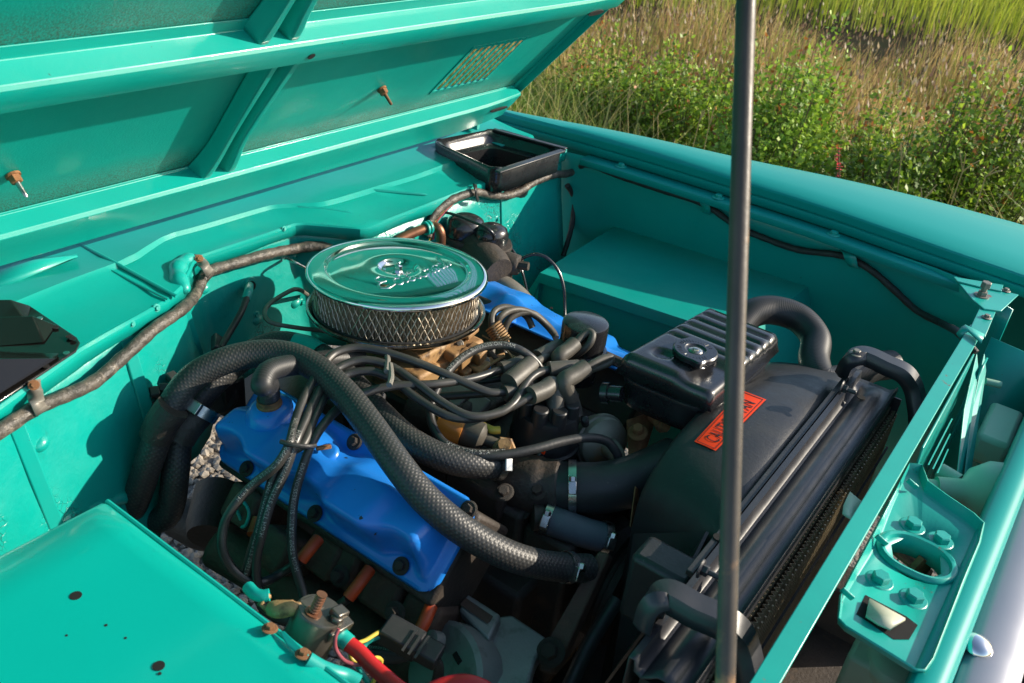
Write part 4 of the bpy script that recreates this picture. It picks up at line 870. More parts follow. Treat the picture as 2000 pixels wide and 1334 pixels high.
# long dark strut and belt beside it
b = MB(); b.prism([P(1168, 1075, .80), P(1190, 1082, .80), P(1095, 1290, .72), P(1075, 1318, .70), P(1050, 1310, .70), P(1052, 1280, .72)], (.0, .02, -.02)); st = b.build('tensioner_strut', 'manifold', engine, bevel=.004)
bolt(st, P(1076, 1274, .728), .011, (0, -.6, .8), 'cast', h=1.2)
hose('fan_belt', [P(1205, 1170, .74), P(1150, 1260, .70), P(1110, 1345, .66), P(1080, 1420, .62)], .011, 'rubber', engine, 6, 8)
b = MB(); b.lathe([(.09, 0), (.09, .02), (.08, .024), (.08, .03), (.09, .034), (.09, .045), (.03, .05)], (.455, -.01, .66), (1, 0, 0), 36); b.build('crank_pulley', 'cast', engine, smooth=30)
b = MB()
for k in range(6):
    a = k * math.pi / 3 + .35; d = Vector((0, math.cos(a), math.sin(a))); t_ = Vector((.35, -math.sin(a), math.cos(a))).normalized()
    b.prism([Vector((.485, .10, .72)) + d * .05 - t_ * .012, Vector((.485, .10, .72)) + d * .19 - t_ * .028, Vector((.485, .10, .72)) + d * .19 + t_ * .028, Vector((.485, .10, .72)) + d * .05 + t_ * .012], (.002, 0, 0))
b.lathe([(.05, -.005), (.05, .008)], (.485, .10, .72), (1, 0, 0), 24)
b.build('fan_blades', 'rust', engine, smooth=0, bevel=.0008)
b = MB(); b.lathe([(.04, 0), (.04, .03), (.06, .035), (.06, .04)], (.435, .10, .72), (1, 0, 0), 28); b.build('water_pump', 'cast', engine)
# rust-streaked tensioner arm behind the vacuum canister
b = MB(); b.prism([P(1222, 820, .875), P(1262, 806, .88), P(1268, 830, .87), P(1248, 892, .845), P(1226, 905, .84), P(1225, 860, .86)], (.004, .012, -.006)); ta = b.build('tensioner_arm', 'rust', engine, bevel=.002); bolt(ta, P(1246, 845, .878), .0085, (0, -.4, 1), 'rust', h=1.5)
b = MB(); b.lathe([(.008, -.03), (.008, .03)], P(1283, 822, .88), (.5, -.4, .2), 10).lathe([(.012, .012), (.012, .024)], P(1283, 822, .88), (.5, -.4, .2), 6); b.build('rusty_stud', 'rust', engine)

# ================================================================== AIR CLEANER
axc = Vector((-.048, .043, 1)).normalized(); oc = Vector((0, 0, 1.0145)); RL = .1424
cleaner = thing('air_cleaner', 'round chrome air cleaner with mesh filter ring and script lettering on its lid', 'air cleaner', (0, 0, .925))
lid = MB().lathe([(RL - .003, -.0105), (RL, -.010), (RL + .0008, -.008), (RL + .0004, -.004), (RL - .003, -.0008), (RL - .007, .0), (.1160, .0022), (.1140, .0016), (.1120, -.0016), (.1095, -.0026), (.107, -.0018), (.09, .0008), (.06, .0030), (.034, .0042), (.0315, .0032), (.029, -.0010), (.022, -.0050), (.015, -.0060), (.003, -.0060)], oc, axc, 128, caps=False).build('lid', 'chrome', cleaner, smooth=50)
nt_ = MB().lathe([(.0095, -.0058), (.0095, -.0045)], oc, axc, 20).lathe([(.0068, -.0045), (.0068, .0045), (.0055, .0055)], oc, axc, 6).lathe([(.0034, .005), (.0034, .010), (.0028, .011)], oc, axc, 12).build('centre_nut', 'chrome', lid, smooth=30)
b = MB().lathe([(.045, -.077), (RL - .010, -.0755), (RL - .004, -.0740), (RL - .001, -.0715), (RL + .0008, -.0680), (RL + .0002, -.0645), (RL - .003, -.0640), (RL - .006, -.0670), (RL - .012, -.0695), (.05, -.0705)], oc, axc, 96, caps=False).build('base_pan', 'chromeold', cleaner, smooth=50)
# filter: pleated paper inside, expanded diamond mesh outside
RFI = .1290
u_, v_, a_ = frame(axc); n = 300; top_, bot_ = -.0115, -.0670
pl = MB(); pl.grid([[oc + (u_ * math.cos(2 * math.pi * k / n) + v_ * math.sin(2 * math.pi * k / n)) * (RFI - (.0015 if k % 2 else .009)) + a_ * h for k in range(n)] for h in (bot_, top_)], closed=True); pl.build('filter_element', 'media', cleaner, smooth=0)
mesh_ = MB(); ND = 78; KS = 7
for sg in (-1, 1):
    for k in range(ND):
        pth = []
        for i in range(KS * 3 + 1):
            t = i / (KS * 3); ang = 2 * math.pi * (k + sg * t * 2.6) / ND; rr = RFI + .0005 + .0006 * math.sin(t * 20 + k)
            pth.append(oc + (u_ * math.cos(ang) + v_ * math.sin(ang)) * rr + a_ * (bot_ + (top_ - bot_) * t))
        mesh_.tube(pth, .00085, 4, caps=False)
mesh_.build('filter_mesh', 'bronzewire', cleaner, smooth=0, kind='stuff')
MB().lathe([(RFI + .002, -.0680), (RFI + .0045, -.0670), (RFI + .0045, -.065), (RFI + .001, -.0645)], oc, axc, 96, caps=False).build('filter_seal', 'rubber', cleaner)
# embossed script on the lid
SCRIPT = [[(.55, .85), (.35, 1.0), (.12, .9), (.15, .65), (.4, .55), (.1, .5), (-.05, .2), (.2, 0), (.6, .15)],
 [(1.0, .5), (.8, .55), (.68, .3), (.75, .05), (.95, .1), (1.05, .5), (1.15, 1.05), (1.05, .4), (1.1, .05), (1.25, .15), (1.45, .35), (1.42, .52), (1.28, .45), (1.28, .12), (1.45, .02), (1.62, .2), (1.85, .75), (1.82, 1.05), (1.7, .85), (1.68, .2), (1.78, .02), (1.92, .2), (2.12, .8), (2.08, 1.05), (1.97, .8), (1.97, .1), (2.12, .0), (2.28, .2), (2.22, .45), (2.38, .42), (2.5, .58), (2.52, .44), (2.62, .44), (2.6, .1), (2.7, .02), (2.8, .12)],
 [(3.0, .5), (2.85, .4), (2.83, .12), (2.98, .02), (3.12, .2), (3.05, .48), (3.22, .42)], [(3.5, .42), (3.38, .52), (3.25, .3), (3.3, .05), (3.5, .1), (3.62, .3), (3.78, .8), (3.74, 1.05), (3.64, .8), (3.62, .0)], [(3.62, .3), (3.84, .55), (3.72, .3), (3.88, .02), (4.04, .2)]]
A0, A1 = P(752, 571, 1.017), P(893, 517, 1.017); ex = (A1 - A0).normalized(); ey = Vector((-ex.y, ex.x, 0)); un = (A1 - A0).length / 4.05
def lidt(x, y):
    t = x / 4.05; q = A0 + ex * (x * un + y * un * .25) + ey * (y * un * .98 + .022 * (t - .42) ** 2 * 2 - .004); rr = math.hypot(q.x, q.y)
    z = oc.z + float(np.interp(rr, [.029, .0315, .034, .06, .09, .107, .1095], [-.001, .0032, .0042, .0030, .0008, -.0018, -.0026])) - (q.x * axc.x + q.y * axc.y) / axc.z
    return Vector((q.x, q.y, z - .0004))
b = MB()
for st_ in SCRIPT: b.tube(crom([lidt(*q) for q in st_], 6), .0019, 8)
b.build('embossed_lettering', 'chrome', lid, smooth=70)
# ================================================================== CARBURETTOR
carb = thing('carburettor', 'brown stained carburettor under the chrome air cleaner', 'carburettor', (.02, 0, .84))
b = MB(); b.span(-.05, .11, -.065, .07, .865, .925); b.lathe([(.055, 0), (.052, .03)], (.02, 0, .92), (0, 0, 1), 28); b.build('main_body', 'carb', carb, bevel=.005)
b = MB(); b.span(.03, .125, -.085, -.03, .86, .905); b.build('float_bowl', 'carb', carb, bevel=.006)
b = MB(); b.span(.06, .135, -.01, .065, .855, .915); b.build('choke_housing', 'carb', carb, bevel=.006)
b = MB(); b.span(-.06, .13, -.075, .078, .842, .858); b.build('throttle_flange', 'carb', carb, bevel=.003)
for x, y, r in ((.04, -.088, .009), (.075, -.088, .007), (.10, -.088, .009)): MB().lathe([(r, -.02), (r, .006), (r * .6, .008)], (x, y, .882), (0, -1, .1), 12).build('jet_plug', 'carb', carb)
for (px, py, r, z) in ((858, 660, .006, .925), (872, 655, .005, .925), (905, 640, .006, .925), (925, 645, .005, .92), (925, 680, .006, .90), (892, 690, .007, .90)): bolt(carb, P(px, py, z), r, (0, -.4, 1), 'rust')
b = MB(); b.prism([P(890, 690, .90), P(915, 684, .90), P(918, 735, .87), P(893, 742, .87)], (0, .003, -.002)).prism([P(905, 725, .875), P(945, 700, .88), P(985, 688, .88), P(985, 694, .88), P(948, 712, .875), P(912, 738, .87)], (0, .002, -.003)); b.build('throttle_lever', 'carb', carb, bevel=.0008)
hose('choke_tube', [P(908, 633, .935), P(912, 655, .92), P(914, 680, .905)], .0028, 'copper', carb, 6, 8)
hose('linkage_rod', [P(893, 742, .872), P(930, 728, .87), P(985, 695, .885)], .0028, 'carb', carb, 6, 8)
MB().lathe([(.012, -.014), (.012, .014)], P(938, 722, .855), (1, .2, 0), 18).build('blue_cap', 'blue', carb)
q = P(862, 700, .87); MB().lathe([(.010, .86), (.010, .905), (.012, .907), (.012, .915), (.008, .917), (.008, .926), (.004, .929)], (q.x, q.y, 0), (0, 0, 1), 20).build('pump_post', 'carb', carb, smooth=35)
q = P(848, 735, .86); MB().lathe([(.030, .845), (.030, .895), (.027, .900), (.005, .901)], (q.x, q.y, 0), (0, 0, 1), 28).build('bowl_end', 'carb', carb, smooth=40)
for px, py, z, sz in ((905, 700, .905, (.035, .020, .018)), (930, 690, .905, (.022, .030, .024)), (920, 650, .925, (.030, .012, .010)), (880, 655, .925, (.045, .008, .008)), (935, 715, .885, (.030, .028, .012)), (905, 730, .875, (.018, .022, .026))):
    MB().box(P(px, py, z), sz, frame((.15, -.25, 1))).build('casting_boss', 'carb', carb, bevel=.003)
for px, py, z in ((940, 690, .905), (926, 738, .88), (948, 705, .89), (870, 672, .915), (897, 672, .915)): bolt(carb, P(px, py, z), .0042, (.4, -.6, .6), 'galv', name='screw')
# throttle return spring
sp = []; s0, s1 = P(962, 635, .925), P(985, 672, .90)
for i in range(8 * 14 + 1):
    t = i / (8 * 14); a = t * 8 * 2 * math.pi; ax_ = (s1 - s0).normalized(); uu, vv2, _ = frame(ax_); sp.append(s0.lerp(s1, t) + (uu * math.cos(a) + vv2 * math.sin(a)) * .0135)
so_ = MB().tube(sp, .0017, 6).build('throttle_spring', 'carb', carb, smooth=60)
hose('spring_hook', [s1, P(995, 690, .89), P(1010, 700, .885)], .0016, 'carb', carb, 5, 6)
hose('kickdown_rod', [P(942, 655, .90), P(985, 680, .895), P(1010, 712, .89)], .0014, 'carb', carb, 4, 6)

# ================================================================== DISTRIBUTOR
dc = P(1070, 795, .895); dc = Vector((dc.x, dc.y, 0))
dist = thing('distributor', 'black distributor cap ringed with rubber plug wire boots', 'distributor', (dc.x, dc.y, .78))
RD = .052
cap = MB().lathe([(RD, .835), (RD, .850), (RD * .97, .853), (RD * .95, .880), (RD * .90, .892), (RD * .4, .897), (.004, .897)], dc, (0, 0, 1), 48, caps=False, rfn=lambda r, h, t: r * (1 + (.03 * math.cos(8 * t) if .853 < h < .893 else 0))).build('cap', 'plastic', dist, smooth=35)
MB().lathe([(RD * 1.06, .822), (RD * 1.08, .826), (RD * 1.08, .836), (RD, .838)], dc, (0, 0, 1), 48, caps=False).build('cap_rim', 'plastic', dist, smooth=35)
MB().lathe([(RD * .96, .78), (RD, .80), (RD * 1.02, .823)], dc, (0, 0, 1), 40, caps=False).build('body', 'cast', dist)
cl = MB(); cl.box(dc + Vector((.026, -.046, .842)), (.022, .006, .034), frame((.2, -.3, 1))); cl.build('spring_clip', 'plastic', dist, bevel=.002)
MB().box(dc + Vector((.028, -.052, .858)), (.014, .004, .006)).build('red_tab', 'redlabel', dist)
for k in range(8):
    a = k * math.pi / 4 + .25; c = dc + Vector((math.cos(a), math.sin(a), 0)) * RD * .70
    MB().lathe([(.0125, .885), (.0120, .912), (.0105, .914)], c, (0, 0, 1), 16).build('tower', 'plastic', dist, smooth=35)
MB().lathe([(.0125, .89), (.0120, .918)], dc, (0, 0, 1), 16).build('tower', 'plastic', dist, smooth=35)
# vacuum advance canister
va = thing('vacuum_canister', 'grey brown round vacuum advance canister in front of the distributor', 'canister', P(1180, 880, .81))
vaxis = Vector((.82, -.45, .25)); c = P(1182, 868, .835)
MB().lathe([(.020, -.045), (.036, -.036), (.041, -.026), (.041, -.020), (.044, -.018), (.044, -.012), (.041, -.010), (.040, .0), (.030, .010), (.014, .014)], c, vaxis, 40, caps=True).build('canister_body', 'vcan', va, smooth=35)
MB().tube(crom([c + vaxis.normalized() * .008, c + vaxis.normalized() * .030 + Vector((0, 0, -.004)), c + vaxis.normalized() * .045 + Vector((0, 0, -.012))], 4), [.016, .016, .0155, .015, .014, .0135, .013, .012, .012], 18).build('spout', 'vcan', va, smooth=60)
MB().lathe([(.006, 0), (.006, .022), (.004, .024)], P(1143, 828, .868), (.2, -.6, .8), 12).build('small_nipple', 'rubber', va)

# ================================================================== PLUG WIRES AND BOOTS
RW = .0062
def boot(parent, segs, r, m='rubber', name='boot'):
    path = crom(segs, 5); return MB().tube(path, r, 16).build(name, m, parent, smooth=50)
TXT = 'HIGH TEMP STATIC SUPPRESSION 7MM'
def wirething(label, pts, r=RW, prints=(), boots=(), m='wire', group='ignition wires from the distributor', cat='ignition wire', name='ignition_wire', size=.0074):
    p3 = PL(pts); t = thing(name, label, cat, p3[-1], group)
    MB().tube(crom(p3, 10), r, 14).build('jacket', m, t, smooth=50)
    for st, fl in prints: wire_print(t, p3, r, TXT, st, size, flip=fl)
    for sg, rr, mm_ in boots: boot(t, PL(sg), rr, mm_)
    return t
OB = .0086
wirething('black ignition wire looping over the blue cover to the orange boot nearest the firewall', [(990, 765, .932), (955, 766, .935), (885, 737, .950), (815, 708, .962), (745, 686, .970), (696, 679, .972), (654, 690, .970), (630, 715, .965), (608, 750, .958), (588, 790, .950), (575, 830, .942), (564, 870, .935), (540, 909, .915), (494, 947, .885), (459, 986, .862), (438, 1024, .840), (434, 1070, .815), (452, 1108, .79), (484, 1133, .772), (515, 1136, .765), (550, 1119, .762), (578, 1101, .778), (588, 1094, .790)],
          prints=((.40, True),), boots=([[(985, 767, .932), (1010, 760, .932), (1032, 752, .930)], .0115, 'dustyrubber'], [[(588, 1094, .790), (604, 1074, .800), (622, 1052, .805)], OB, 'orange']))
wirething('black ignition wire with a deep loop dipping in front of the distributor cap', [(1075, 722, .945), (1050, 729, .945), (1032, 743, .943), (1015, 770, .938), (1000, 790, .934), (975, 806, .930), (920, 813, .932), (867, 788, .940), (815, 750, .952), (762, 715, .962), (710, 703, .966), (668, 715, .963), (640, 738, .958), (615, 780, .950), (594, 825, .942), (575, 868, .932), (557, 920, .905), (529, 982, .868), (512, 1042, .835), (501, 1094, .80), (503, 1140, .77), (515, 1182, .745), (547, 1210, .73), (590, 1215, .715), (640, 1198, .735), (680, 1168, .770)],
          prints=((.52, True),), boots=([[(1072, 722, .945), (1100, 720, .945), (1128, 718, .942)], .0125, 'dustyrubber'], [[(680, 1168, .770), (700, 1142, .782), (722, 1112, .788)], OB, 'orange']))
wirething('black ignition wire lowest of the bundle crossing above the fuel filter', [(1038, 772, .938), (1020, 783, .934), (997, 795, .930), (937, 816, .927), (878, 813, .930), (815, 778, .940), (766, 740, .952), (724, 725, .957), (675, 733, .954), (640, 767, .948), (615, 813, .940), (592, 868, .928), (572, 880, .922), (553, 900, .91), (536, 925, .897), (519, 982, .862), (501, 1052, .825), (484, 1112, .785), (478, 1128, .77), (490, 1080, .76), (500, 1045, .762)],
          prints=((.50, True),), boots=([[(1036, 773, .938), (1062, 762, .938), (1079, 752, .938), (1084, 768, .926), (1084, 800, .905), (1082, 826, .885)], .0135, 'dustyrubber'], [[(494, 1045, .762), (500, 1028, .766), (505, 1012, .772)], OB, 'orange']))
wirething('black ignition wire hanging straight down past the blue cover to the solenoid', [(980, 722, .936), (920, 740, .942), (850, 750, .948), (800, 752, .950), (766, 754, .950), (710, 768, .946), (664, 796, .940), (633, 828, .934), (610, 864, .925), (589, 920, .895), (575, 972, .865), (570, 1024, .838), (571, 1077, .81), (578, 1112, .79), (589, 1147, .77), (600, 1185, .75), (640, 1225, .72), (700, 1260, .70), (780, 1272, .72), (814, 1244, .760)],
          prints=((.36, True), (.58, False),), boots=([[(978, 722, .936), (1000, 716, .936), (1024, 707, .934)], .0120, 'dustyrubber'], [[(814, 1244, .760), (828, 1216, .772), (842, 1184, .778)], OB, 'orange']))
wirething('black coil wire arching from the distributor centre with white lettering on top', [(1056, 722, .935), (1048, 708, .945), (1030, 692, .957), (1005, 679, .965), (975, 674, .968), (940, 679, .967), (905, 697, .962), (878, 722, .953), (860, 748, .943), (846, 778, .93), (840, 805, .918), (848, 838, .905), (868, 865, .897), (900, 880, .893), (940, 886, .892), (985, 884, .890)],
          prints=((.055, True), (.30, False)), boots=([[(1056, 722, .935), (1060, 732, .925), (1064, 745, .91)], .0095, 'dustyrubber'],), size=.0080)
wirething('glossy black vacuum hose running from the fuel filter to the grey canister', [(745, 772, .90), (742, 795, .895), (765, 820, .89), (800, 845, .885), (850, 872, .885), (910, 888, .887), (970, 890, .890), (1040, 878, .893), (1100, 862, .893), (1150, 855, .890), (1185, 862, .88), (1203, 882, .865), (1208, 895, .855)], r=.0068, cat='vacuum hose', name='vacuum_hose', group='vacuum hoses', m='rubber')
wirething('dusty brown vacuum hose curving down behind the lower heater hose', [(740, 765, .89), (735, 782, .885), (748, 803, .88), (790, 835, .872), (830, 860, .866), (870, 882, .86), (905, 900, .855)], r=.0075, cat='vacuum hose', name='vacuum_hose', group='vacuum hoses', m='dustyrubber')
wirething('short ignition wire looping back over the oil filler cap', [(1122, 672, .955), (1138, 655, .965), (1150, 648, .97), (1157, 654, .968), (1152, 670, .958), (1138, 684, .945), (1120, 694, .93), (1085, 700, .915), (1045, 690, .90)], boots=([[(1123, 671, .955), (1108, 684, .950), (1092, 697, .945), (1096, 712, .932), (1102, 728, .915)], .0125, 'dustyrubber'],), m='dustyrubber')
wirething('short ignition wire with a pointed loop towards the coolant tank', [(1143, 719, .955), (1160, 709, .96), (1180, 700, .963), (1193, 699, .962), (1192, 706, .957), (1175, 714, .95), (1150, 722, .94), (1125, 725, .92)], boots=([[(1144, 718, .955), (1122, 732, .950), (1101, 746, .945), (1108, 768, .925), (1117, 792, .90), (1122, 812, .885)], .0135, 'dustyrubber'],), m='dustyrubber')
wirething('ignition wire boot lying diagonally across the left of the distributor cap', [(1040, 712, .945), (1060, 700, .94), (1080, 690, .93), (1095, 680, .92)], boots=([[(994, 748, .942), (1014, 732, .945), (1036, 714, .945)], .0155, 'dustyrubber'], [[(1050, 699, .935), (1070, 688, .935), (1092, 676, .93)], .0125, 'dustyrubber']), m='dustyrubber')
for lb, pts in (('looped grey ignition wire beside the air cleaner, innermost of the far bundle', [(985, 672, .89), (968, 655, .905), (960, 630, .925), (966, 608, .935), (985, 600, .937), (1010, 606, .93), (1030, 620, .915), (1040, 640, .90)]),
                ('looped grey ignition wire beside the air cleaner, middle of the far bundle', [(960, 690, .88), (966, 650, .905), (975, 622, .93), (995, 607, .937), (1022, 606, .932), (1048, 618, .92), (1068, 636, .905), (1082, 652, .895)]),
                ('looped grey ignition wire beside the air cleaner, outermost of the far bundle', [(985, 690, .875), (984, 650, .90), (994, 625, .92), (1015, 612, .928), (1040, 612, .925), (1062, 628, .91), (1080, 648, .895), (1086, 660, .89)]),
                ('thin lower ignition wire crossing below the carburettor lever', [(955, 690, .88), (975, 705, .875), (1005, 712, .88), (1040, 712, .89)])):
    wirething(lb, pts, r=.0058, m='dustyrubber')
# extra leads low behind the cap
wirething('straight black ignition lead under the boots left of the distributor', [(850, 775, .90), (900, 772, .905), (950, 768, .91), (1000, 762, .915), (1040, 752, .92)], r=.0060, m='wire')
wirething('short black lead between the carburettor and the distributor', [(880, 742, .91), (930, 745, .915), (975, 740, .92), (1010, 735, .92)], r=.0048, m='wire')
# loom separators
for pts, lb in (([(752, 683), (757, 700), (755, 726)], 'small dusty clip across the two highest ignition wires below the air cleaner'), ([(762, 712), (764, 738), (760, 752)], 'small dusty clip across the lower ignition wires above the braided hose')):
    b = MB(); b.tube(crom([P(x, y, .966) for x, y in pts], 4), .0042, 8); tag(b.build('wire_separator', 'galv', None), lb, 'clip', 'ignition wire clips')
b = MB(); b.tube(crom([P(548, 862, .942), P(568, 868, .942), P(600, 872, .936), P(616, 870, .93)], 4), .0030, 8); tag(b.build('wire_separator', 'plastic', None), 'black clip bundling the ignition wires above the blue valve cover', 'clip', 'ignition wire clips')

# ================================================================== HOSES
RH = .0195
hose('heater_hose', PL([(235, 1020, .68), (262, 985, .74), (295, 890, .83), (325, 812, .885), (372, 742, .928), (430, 708, .948), (500, 691, .957), (560, 693, .961), (615, 717, .962), (670, 765, .958), (722, 830, .948), (775, 905, .93), (825, 968, .907), (880, 1018, .885), (940, 1058, .86), (1000, 1087, .835), (1060, 1103, .81), (1115, 1109, .79), (1150, 1110, .78)]), RH, 'braid', None, 10, 20, 'long braided black heater hose draped over the blue valve cover', 'hose', 'braided heater hoses')
hose('heater_hose', PL([(262, 1000, .69), (290, 1016, .69), (322, 1010, .71), (336, 980, .74), (343, 920, .79), (352, 850, .835), (385, 785, .87), (430, 735, .895), (490, 690, .912), (545, 671, .918), (600, 682, .918), (650, 712, .918), (700, 762, .912), (745, 812, .905), (800, 860, .895), (860, 892, .885), (920, 907, .875), (978, 908, .862)]), RH, 'braid', None, 10, 20, 'braided black heater hose passing under the other one to the engine front', 'hose', 'braided heater hoses')
b = MB(); pts = crom(PL([(575, 676, .919), (600, 682, .919), (625, 696, .9185)]), 6); b.tube(pts, RH + .0012, 20, caps=False); tag(b.build('hose_sleeve', 'dusty', None, smooth=50), 'turquoise oversprayed sleeve on the rear heater hose', 'sleeve')
hose('crankcase_hose', [gd + Vector((0, -.003, .024)), gd + Vector((0, -.004, .05)), P(512, 752, .965), P(522, 728, .972), P(552, 716, .966), P(600, 710, .95), P(650, 702, .935), P(705, 700, .92)], .0150, 'ringhose', None, 10, 18, 'ribbed black crankcase hose rising from the blue valve cover', 'hose')
hose('radiator_hose', PL([(1085, 952, .822), (1120, 952, .828), (1165, 953, .83), (1215, 945, .835), (1270, 925, .845), (1320, 900, .855)]), .037, 'rubber', None, 8, 28, 'fat black upper radiator hose running under the fan shroud', 'hose')
hose('bypass_hose', PL([(1068, 1013, .80), (1100, 1025, .798), (1140, 1040, .79), (1185, 1052, .78)]), .0215, 'greyhose', None, 8, 22, 'short blue grey bypass hose with a clamp at each end', 'hose')
def clamp(c, axis, r, label, w=.011, scr=(0, -1, .6)):
    t = thing('hose_clamp', label, 'hose clamp', c, 'steel hose clamps')
    MB().lathe([(r, -w / 2), (r + .0012, -w / 2), (r + .0012, w / 2), (r, w / 2)], c, axis, 36, caps=False).build('band', 'steel', t, smooth=30)
    a = Vector(axis).normalized(); s = Vector(scr); s = (s - a * s.dot(a)).normalized(); b = MB(); b.box(c + s * (r + .005), (w * 1.1, w * 1.7, .009), (a, s.cross(a), s)); b.build('screw_housing', 'steel', t, bevel=.0015)
    tq = s.cross(a); MB().lathe([(.0052, 0), (.0052, .006), (.004, .007)], c + s * (r + .006) + tq * w * .8, tq, 6).build('screw', 'steel', t)
    return t
def dirp(a, b): return (P(*b) - P(*a)).normalized()
clamp(P(1118, 952, .828), dirp((1085, 952, .822), (1165, 953, .83)), .0385, 'steel worm clamp on the fat radiator hose')
clamp(P(1070, 1012, .80), dirp((1068, 1013, .80), (1100, 1025, .798)), .0225, 'steel clamp on the inner end of the blue grey bypass hose')
clamp(P(1180, 1050, .781), dirp((1140, 1040, .79), (1185, 1052, .78)), .0225, 'steel clamp on the outer end of the blue grey bypass hose')
clamp(P(972, 908, .864), dirp((920, 907, .875), (978, 908, .862)), .0205, 'steel clamp where the lower braided hose meets the engine')
clamp(P(1108, 1108, .792), dirp((1060, 1103, .81), (1115, 1109, .79)), .0203, 'thin steel clamp at the front end of the long braided hose')
clamp(P(392, 800, .875), dirp((352, 850, .835), (392, 790, .87)), .026, 'shiny steel clamp on the taped hoses beside the firewall', .016, (.3, -.5, .8))
# taped joint of the two hoses by the firewall
b = MB(); b.tube(crom([P(305, 852, .86), P(318, 822, .885), P(338, 795, .905)], 5), RH + .0035, 18); tag(b.build('tape_wrap', 'harness', None), 'black tape wrapped round the braided hose beside the firewall', 'tape', 'tape wraps')
b = MB(); b.tube(crom([P(348, 855, .845), P(362, 832, .86), P(385, 806, .872)], 5), RH + .005, 18); tag(b.build('tape_wrap', 'harness', None), 'black tape wrapped round the lower hose at the steel clamp', 'tape', 'tape wraps')
b = MB(); b.lathe([(.030, 0), (.034, .01), (.034, .05), (.026, .06)], P(425, 775, .84), (-.6, .3, -.2), 22); b.box(P(440, 765, .83), (.05, .04, .06)); tag(b.build('heater_valve', 'plastic', None, bevel=.004), 'dark heater valve half hidden behind the braided hoses', 'valve')
# oil filler breather cap on the far valve cover
ob = P(1138, 668, .93); ob = Vector((ob.x, ob.y, 0))
oil = thing('oil_filler_cap', 'round glossy black oil filler cap on the far valve cover', 'oil cap', (ob.x, ob.y, .88))
MB().lathe([(.030, .86), (.030, .915), (.041, .9155), (.0415, .918), (.0405, .920), (.0375, .921), (.0375, .963), (.0365, .967), (.033, .969), (.006, .970)], ob, (0, 0, 1), 48).build('cap_body', 'black', oil, smooth=40)
# ================================================================== MASTER CYLINDER AND BRAKE LINES
mc = thing('master_cylinder', 'oily black brake master cylinder with two domed reservoirs on the firewall', 'master cylinder', P(940, 500, .88))
def dome(px, py, z, r, h, axis=(.12, .0, 1)):
    return MB().lathe([(r, 0), (r * 1.02, h * .08), (r * .98, h * .55), (r * .85, h * .82), (r * .55, h * .96), (r * .1, h)], P(px, py, z), axis, 32, rfn=lambda rr, hh, t: rr * (1 + .10 * math.cos(2 * t + .9)))
dome(905, 462, .925, .038, .046).build('reservoir', 'black', mc, smooth=60); dome(955, 478, .920, .033, .044).build('reservoir', 'black', mc, smooth=60)
b = MB(); b.lathe([(.034, -.05), (.038, -.04), (.037, .04), (.032, .06)], P(940, 500, .905), (.8, -.25, -.15), 26).lathe([(.044, 0), (.046, .006), (.044, .012)], P(955, 480, .915), (.12, 0, 1), 28).lathe([(.046, 0), (.048, .006), (.046, .012)], P(905, 466, .920), (.12, 0, 1), 28); b.build('cast_body', 'cast', mc, smooth=45)
b = MB(); c = P(985, 512, .895); b.lathe([(.022, -.03), (.024, 0), (.020, .03), (.016, .034)], c, (1, .15, .1), 20).lathe([(.017, -.06), (.019, -.03), (.017, 0)], c + Vector((.005, -.008, 0)), (0, 0, 1), 18).lathe([(.0085, 0), (.0085, .022)], c + Vector((.03, .003, .004)), (1, .3, .1), 6); b.build('outlet_valve', 'cast', mc, smooth=45)
hose('retaining_bail', PL([(838, 435, .95), (862, 416, .972), (890, 420, .975), (925, 434, .972), (953, 447, .968), (965, 460, .955), (962, 475, .935), (958, 490, .92), (965, 505, .905), (980, 510, .90)]), .0028, 'black', mc, 8, 8)
tag(hose('brake_line', PL([(1008, 511, .903), (1030, 500, .915), (1050, 497, .92), (1070, 505, .915), (1090, 528, .895), (1101, 562, .865), (1103, 600, .83), (1103, 640, .80)]), .0032, 'black', None, 8, 10), 'thin black brake line arching from the master cylinder to the oil filler cap', 'brake line', 'brake lines')
tag(hose('brake_line', PL([(985, 482, .905), (998, 486, .905), (1010, 505, .89), (1022, 540, .86), (1033, 590, .83), (1044, 645, .80)]), .0032, 'black', None, 8, 10), 'thin black brake line dropping steeply behind the far wires', 'brake line', 'brake lines')
b = MB(); b.tube(crom(PL([(945, 545, .86), (985, 560, .86), (1020, 590, .845), (1050, 640, .82)]), 5), .022, 16); tag(b.build('steering_shaft', 'galv', None), 'grey brown steering shaft running down beside the air cleaner', 'shaft')
# heater bracket pipe: copper elbow
cu = thing('heater_pipe', 'copper heater pipe elbow behind the chrome air cleaner', 'pipe', P(820, 455, .93))
MB().tube(crom(PL([(775, 470, .955), (800, 458, .962), (825, 448, .967), (845, 442, .968), (856, 446, .966), (861, 458, .955), (861, 480, .93)]), 8), .0090, 16).build('copper_tube', 'copper', cu, smooth=50)
for px, py in ((832, 446), (838, 444)): MB().lathe([(.009, -.0025), (.0135, -.002), (.0135, .002), (.009, .0025)], P(px, py, .9675), dirp((825, 448, .967), (845, 442, .968)), 18, caps=False).build('flare_ring', 'fire', cu)

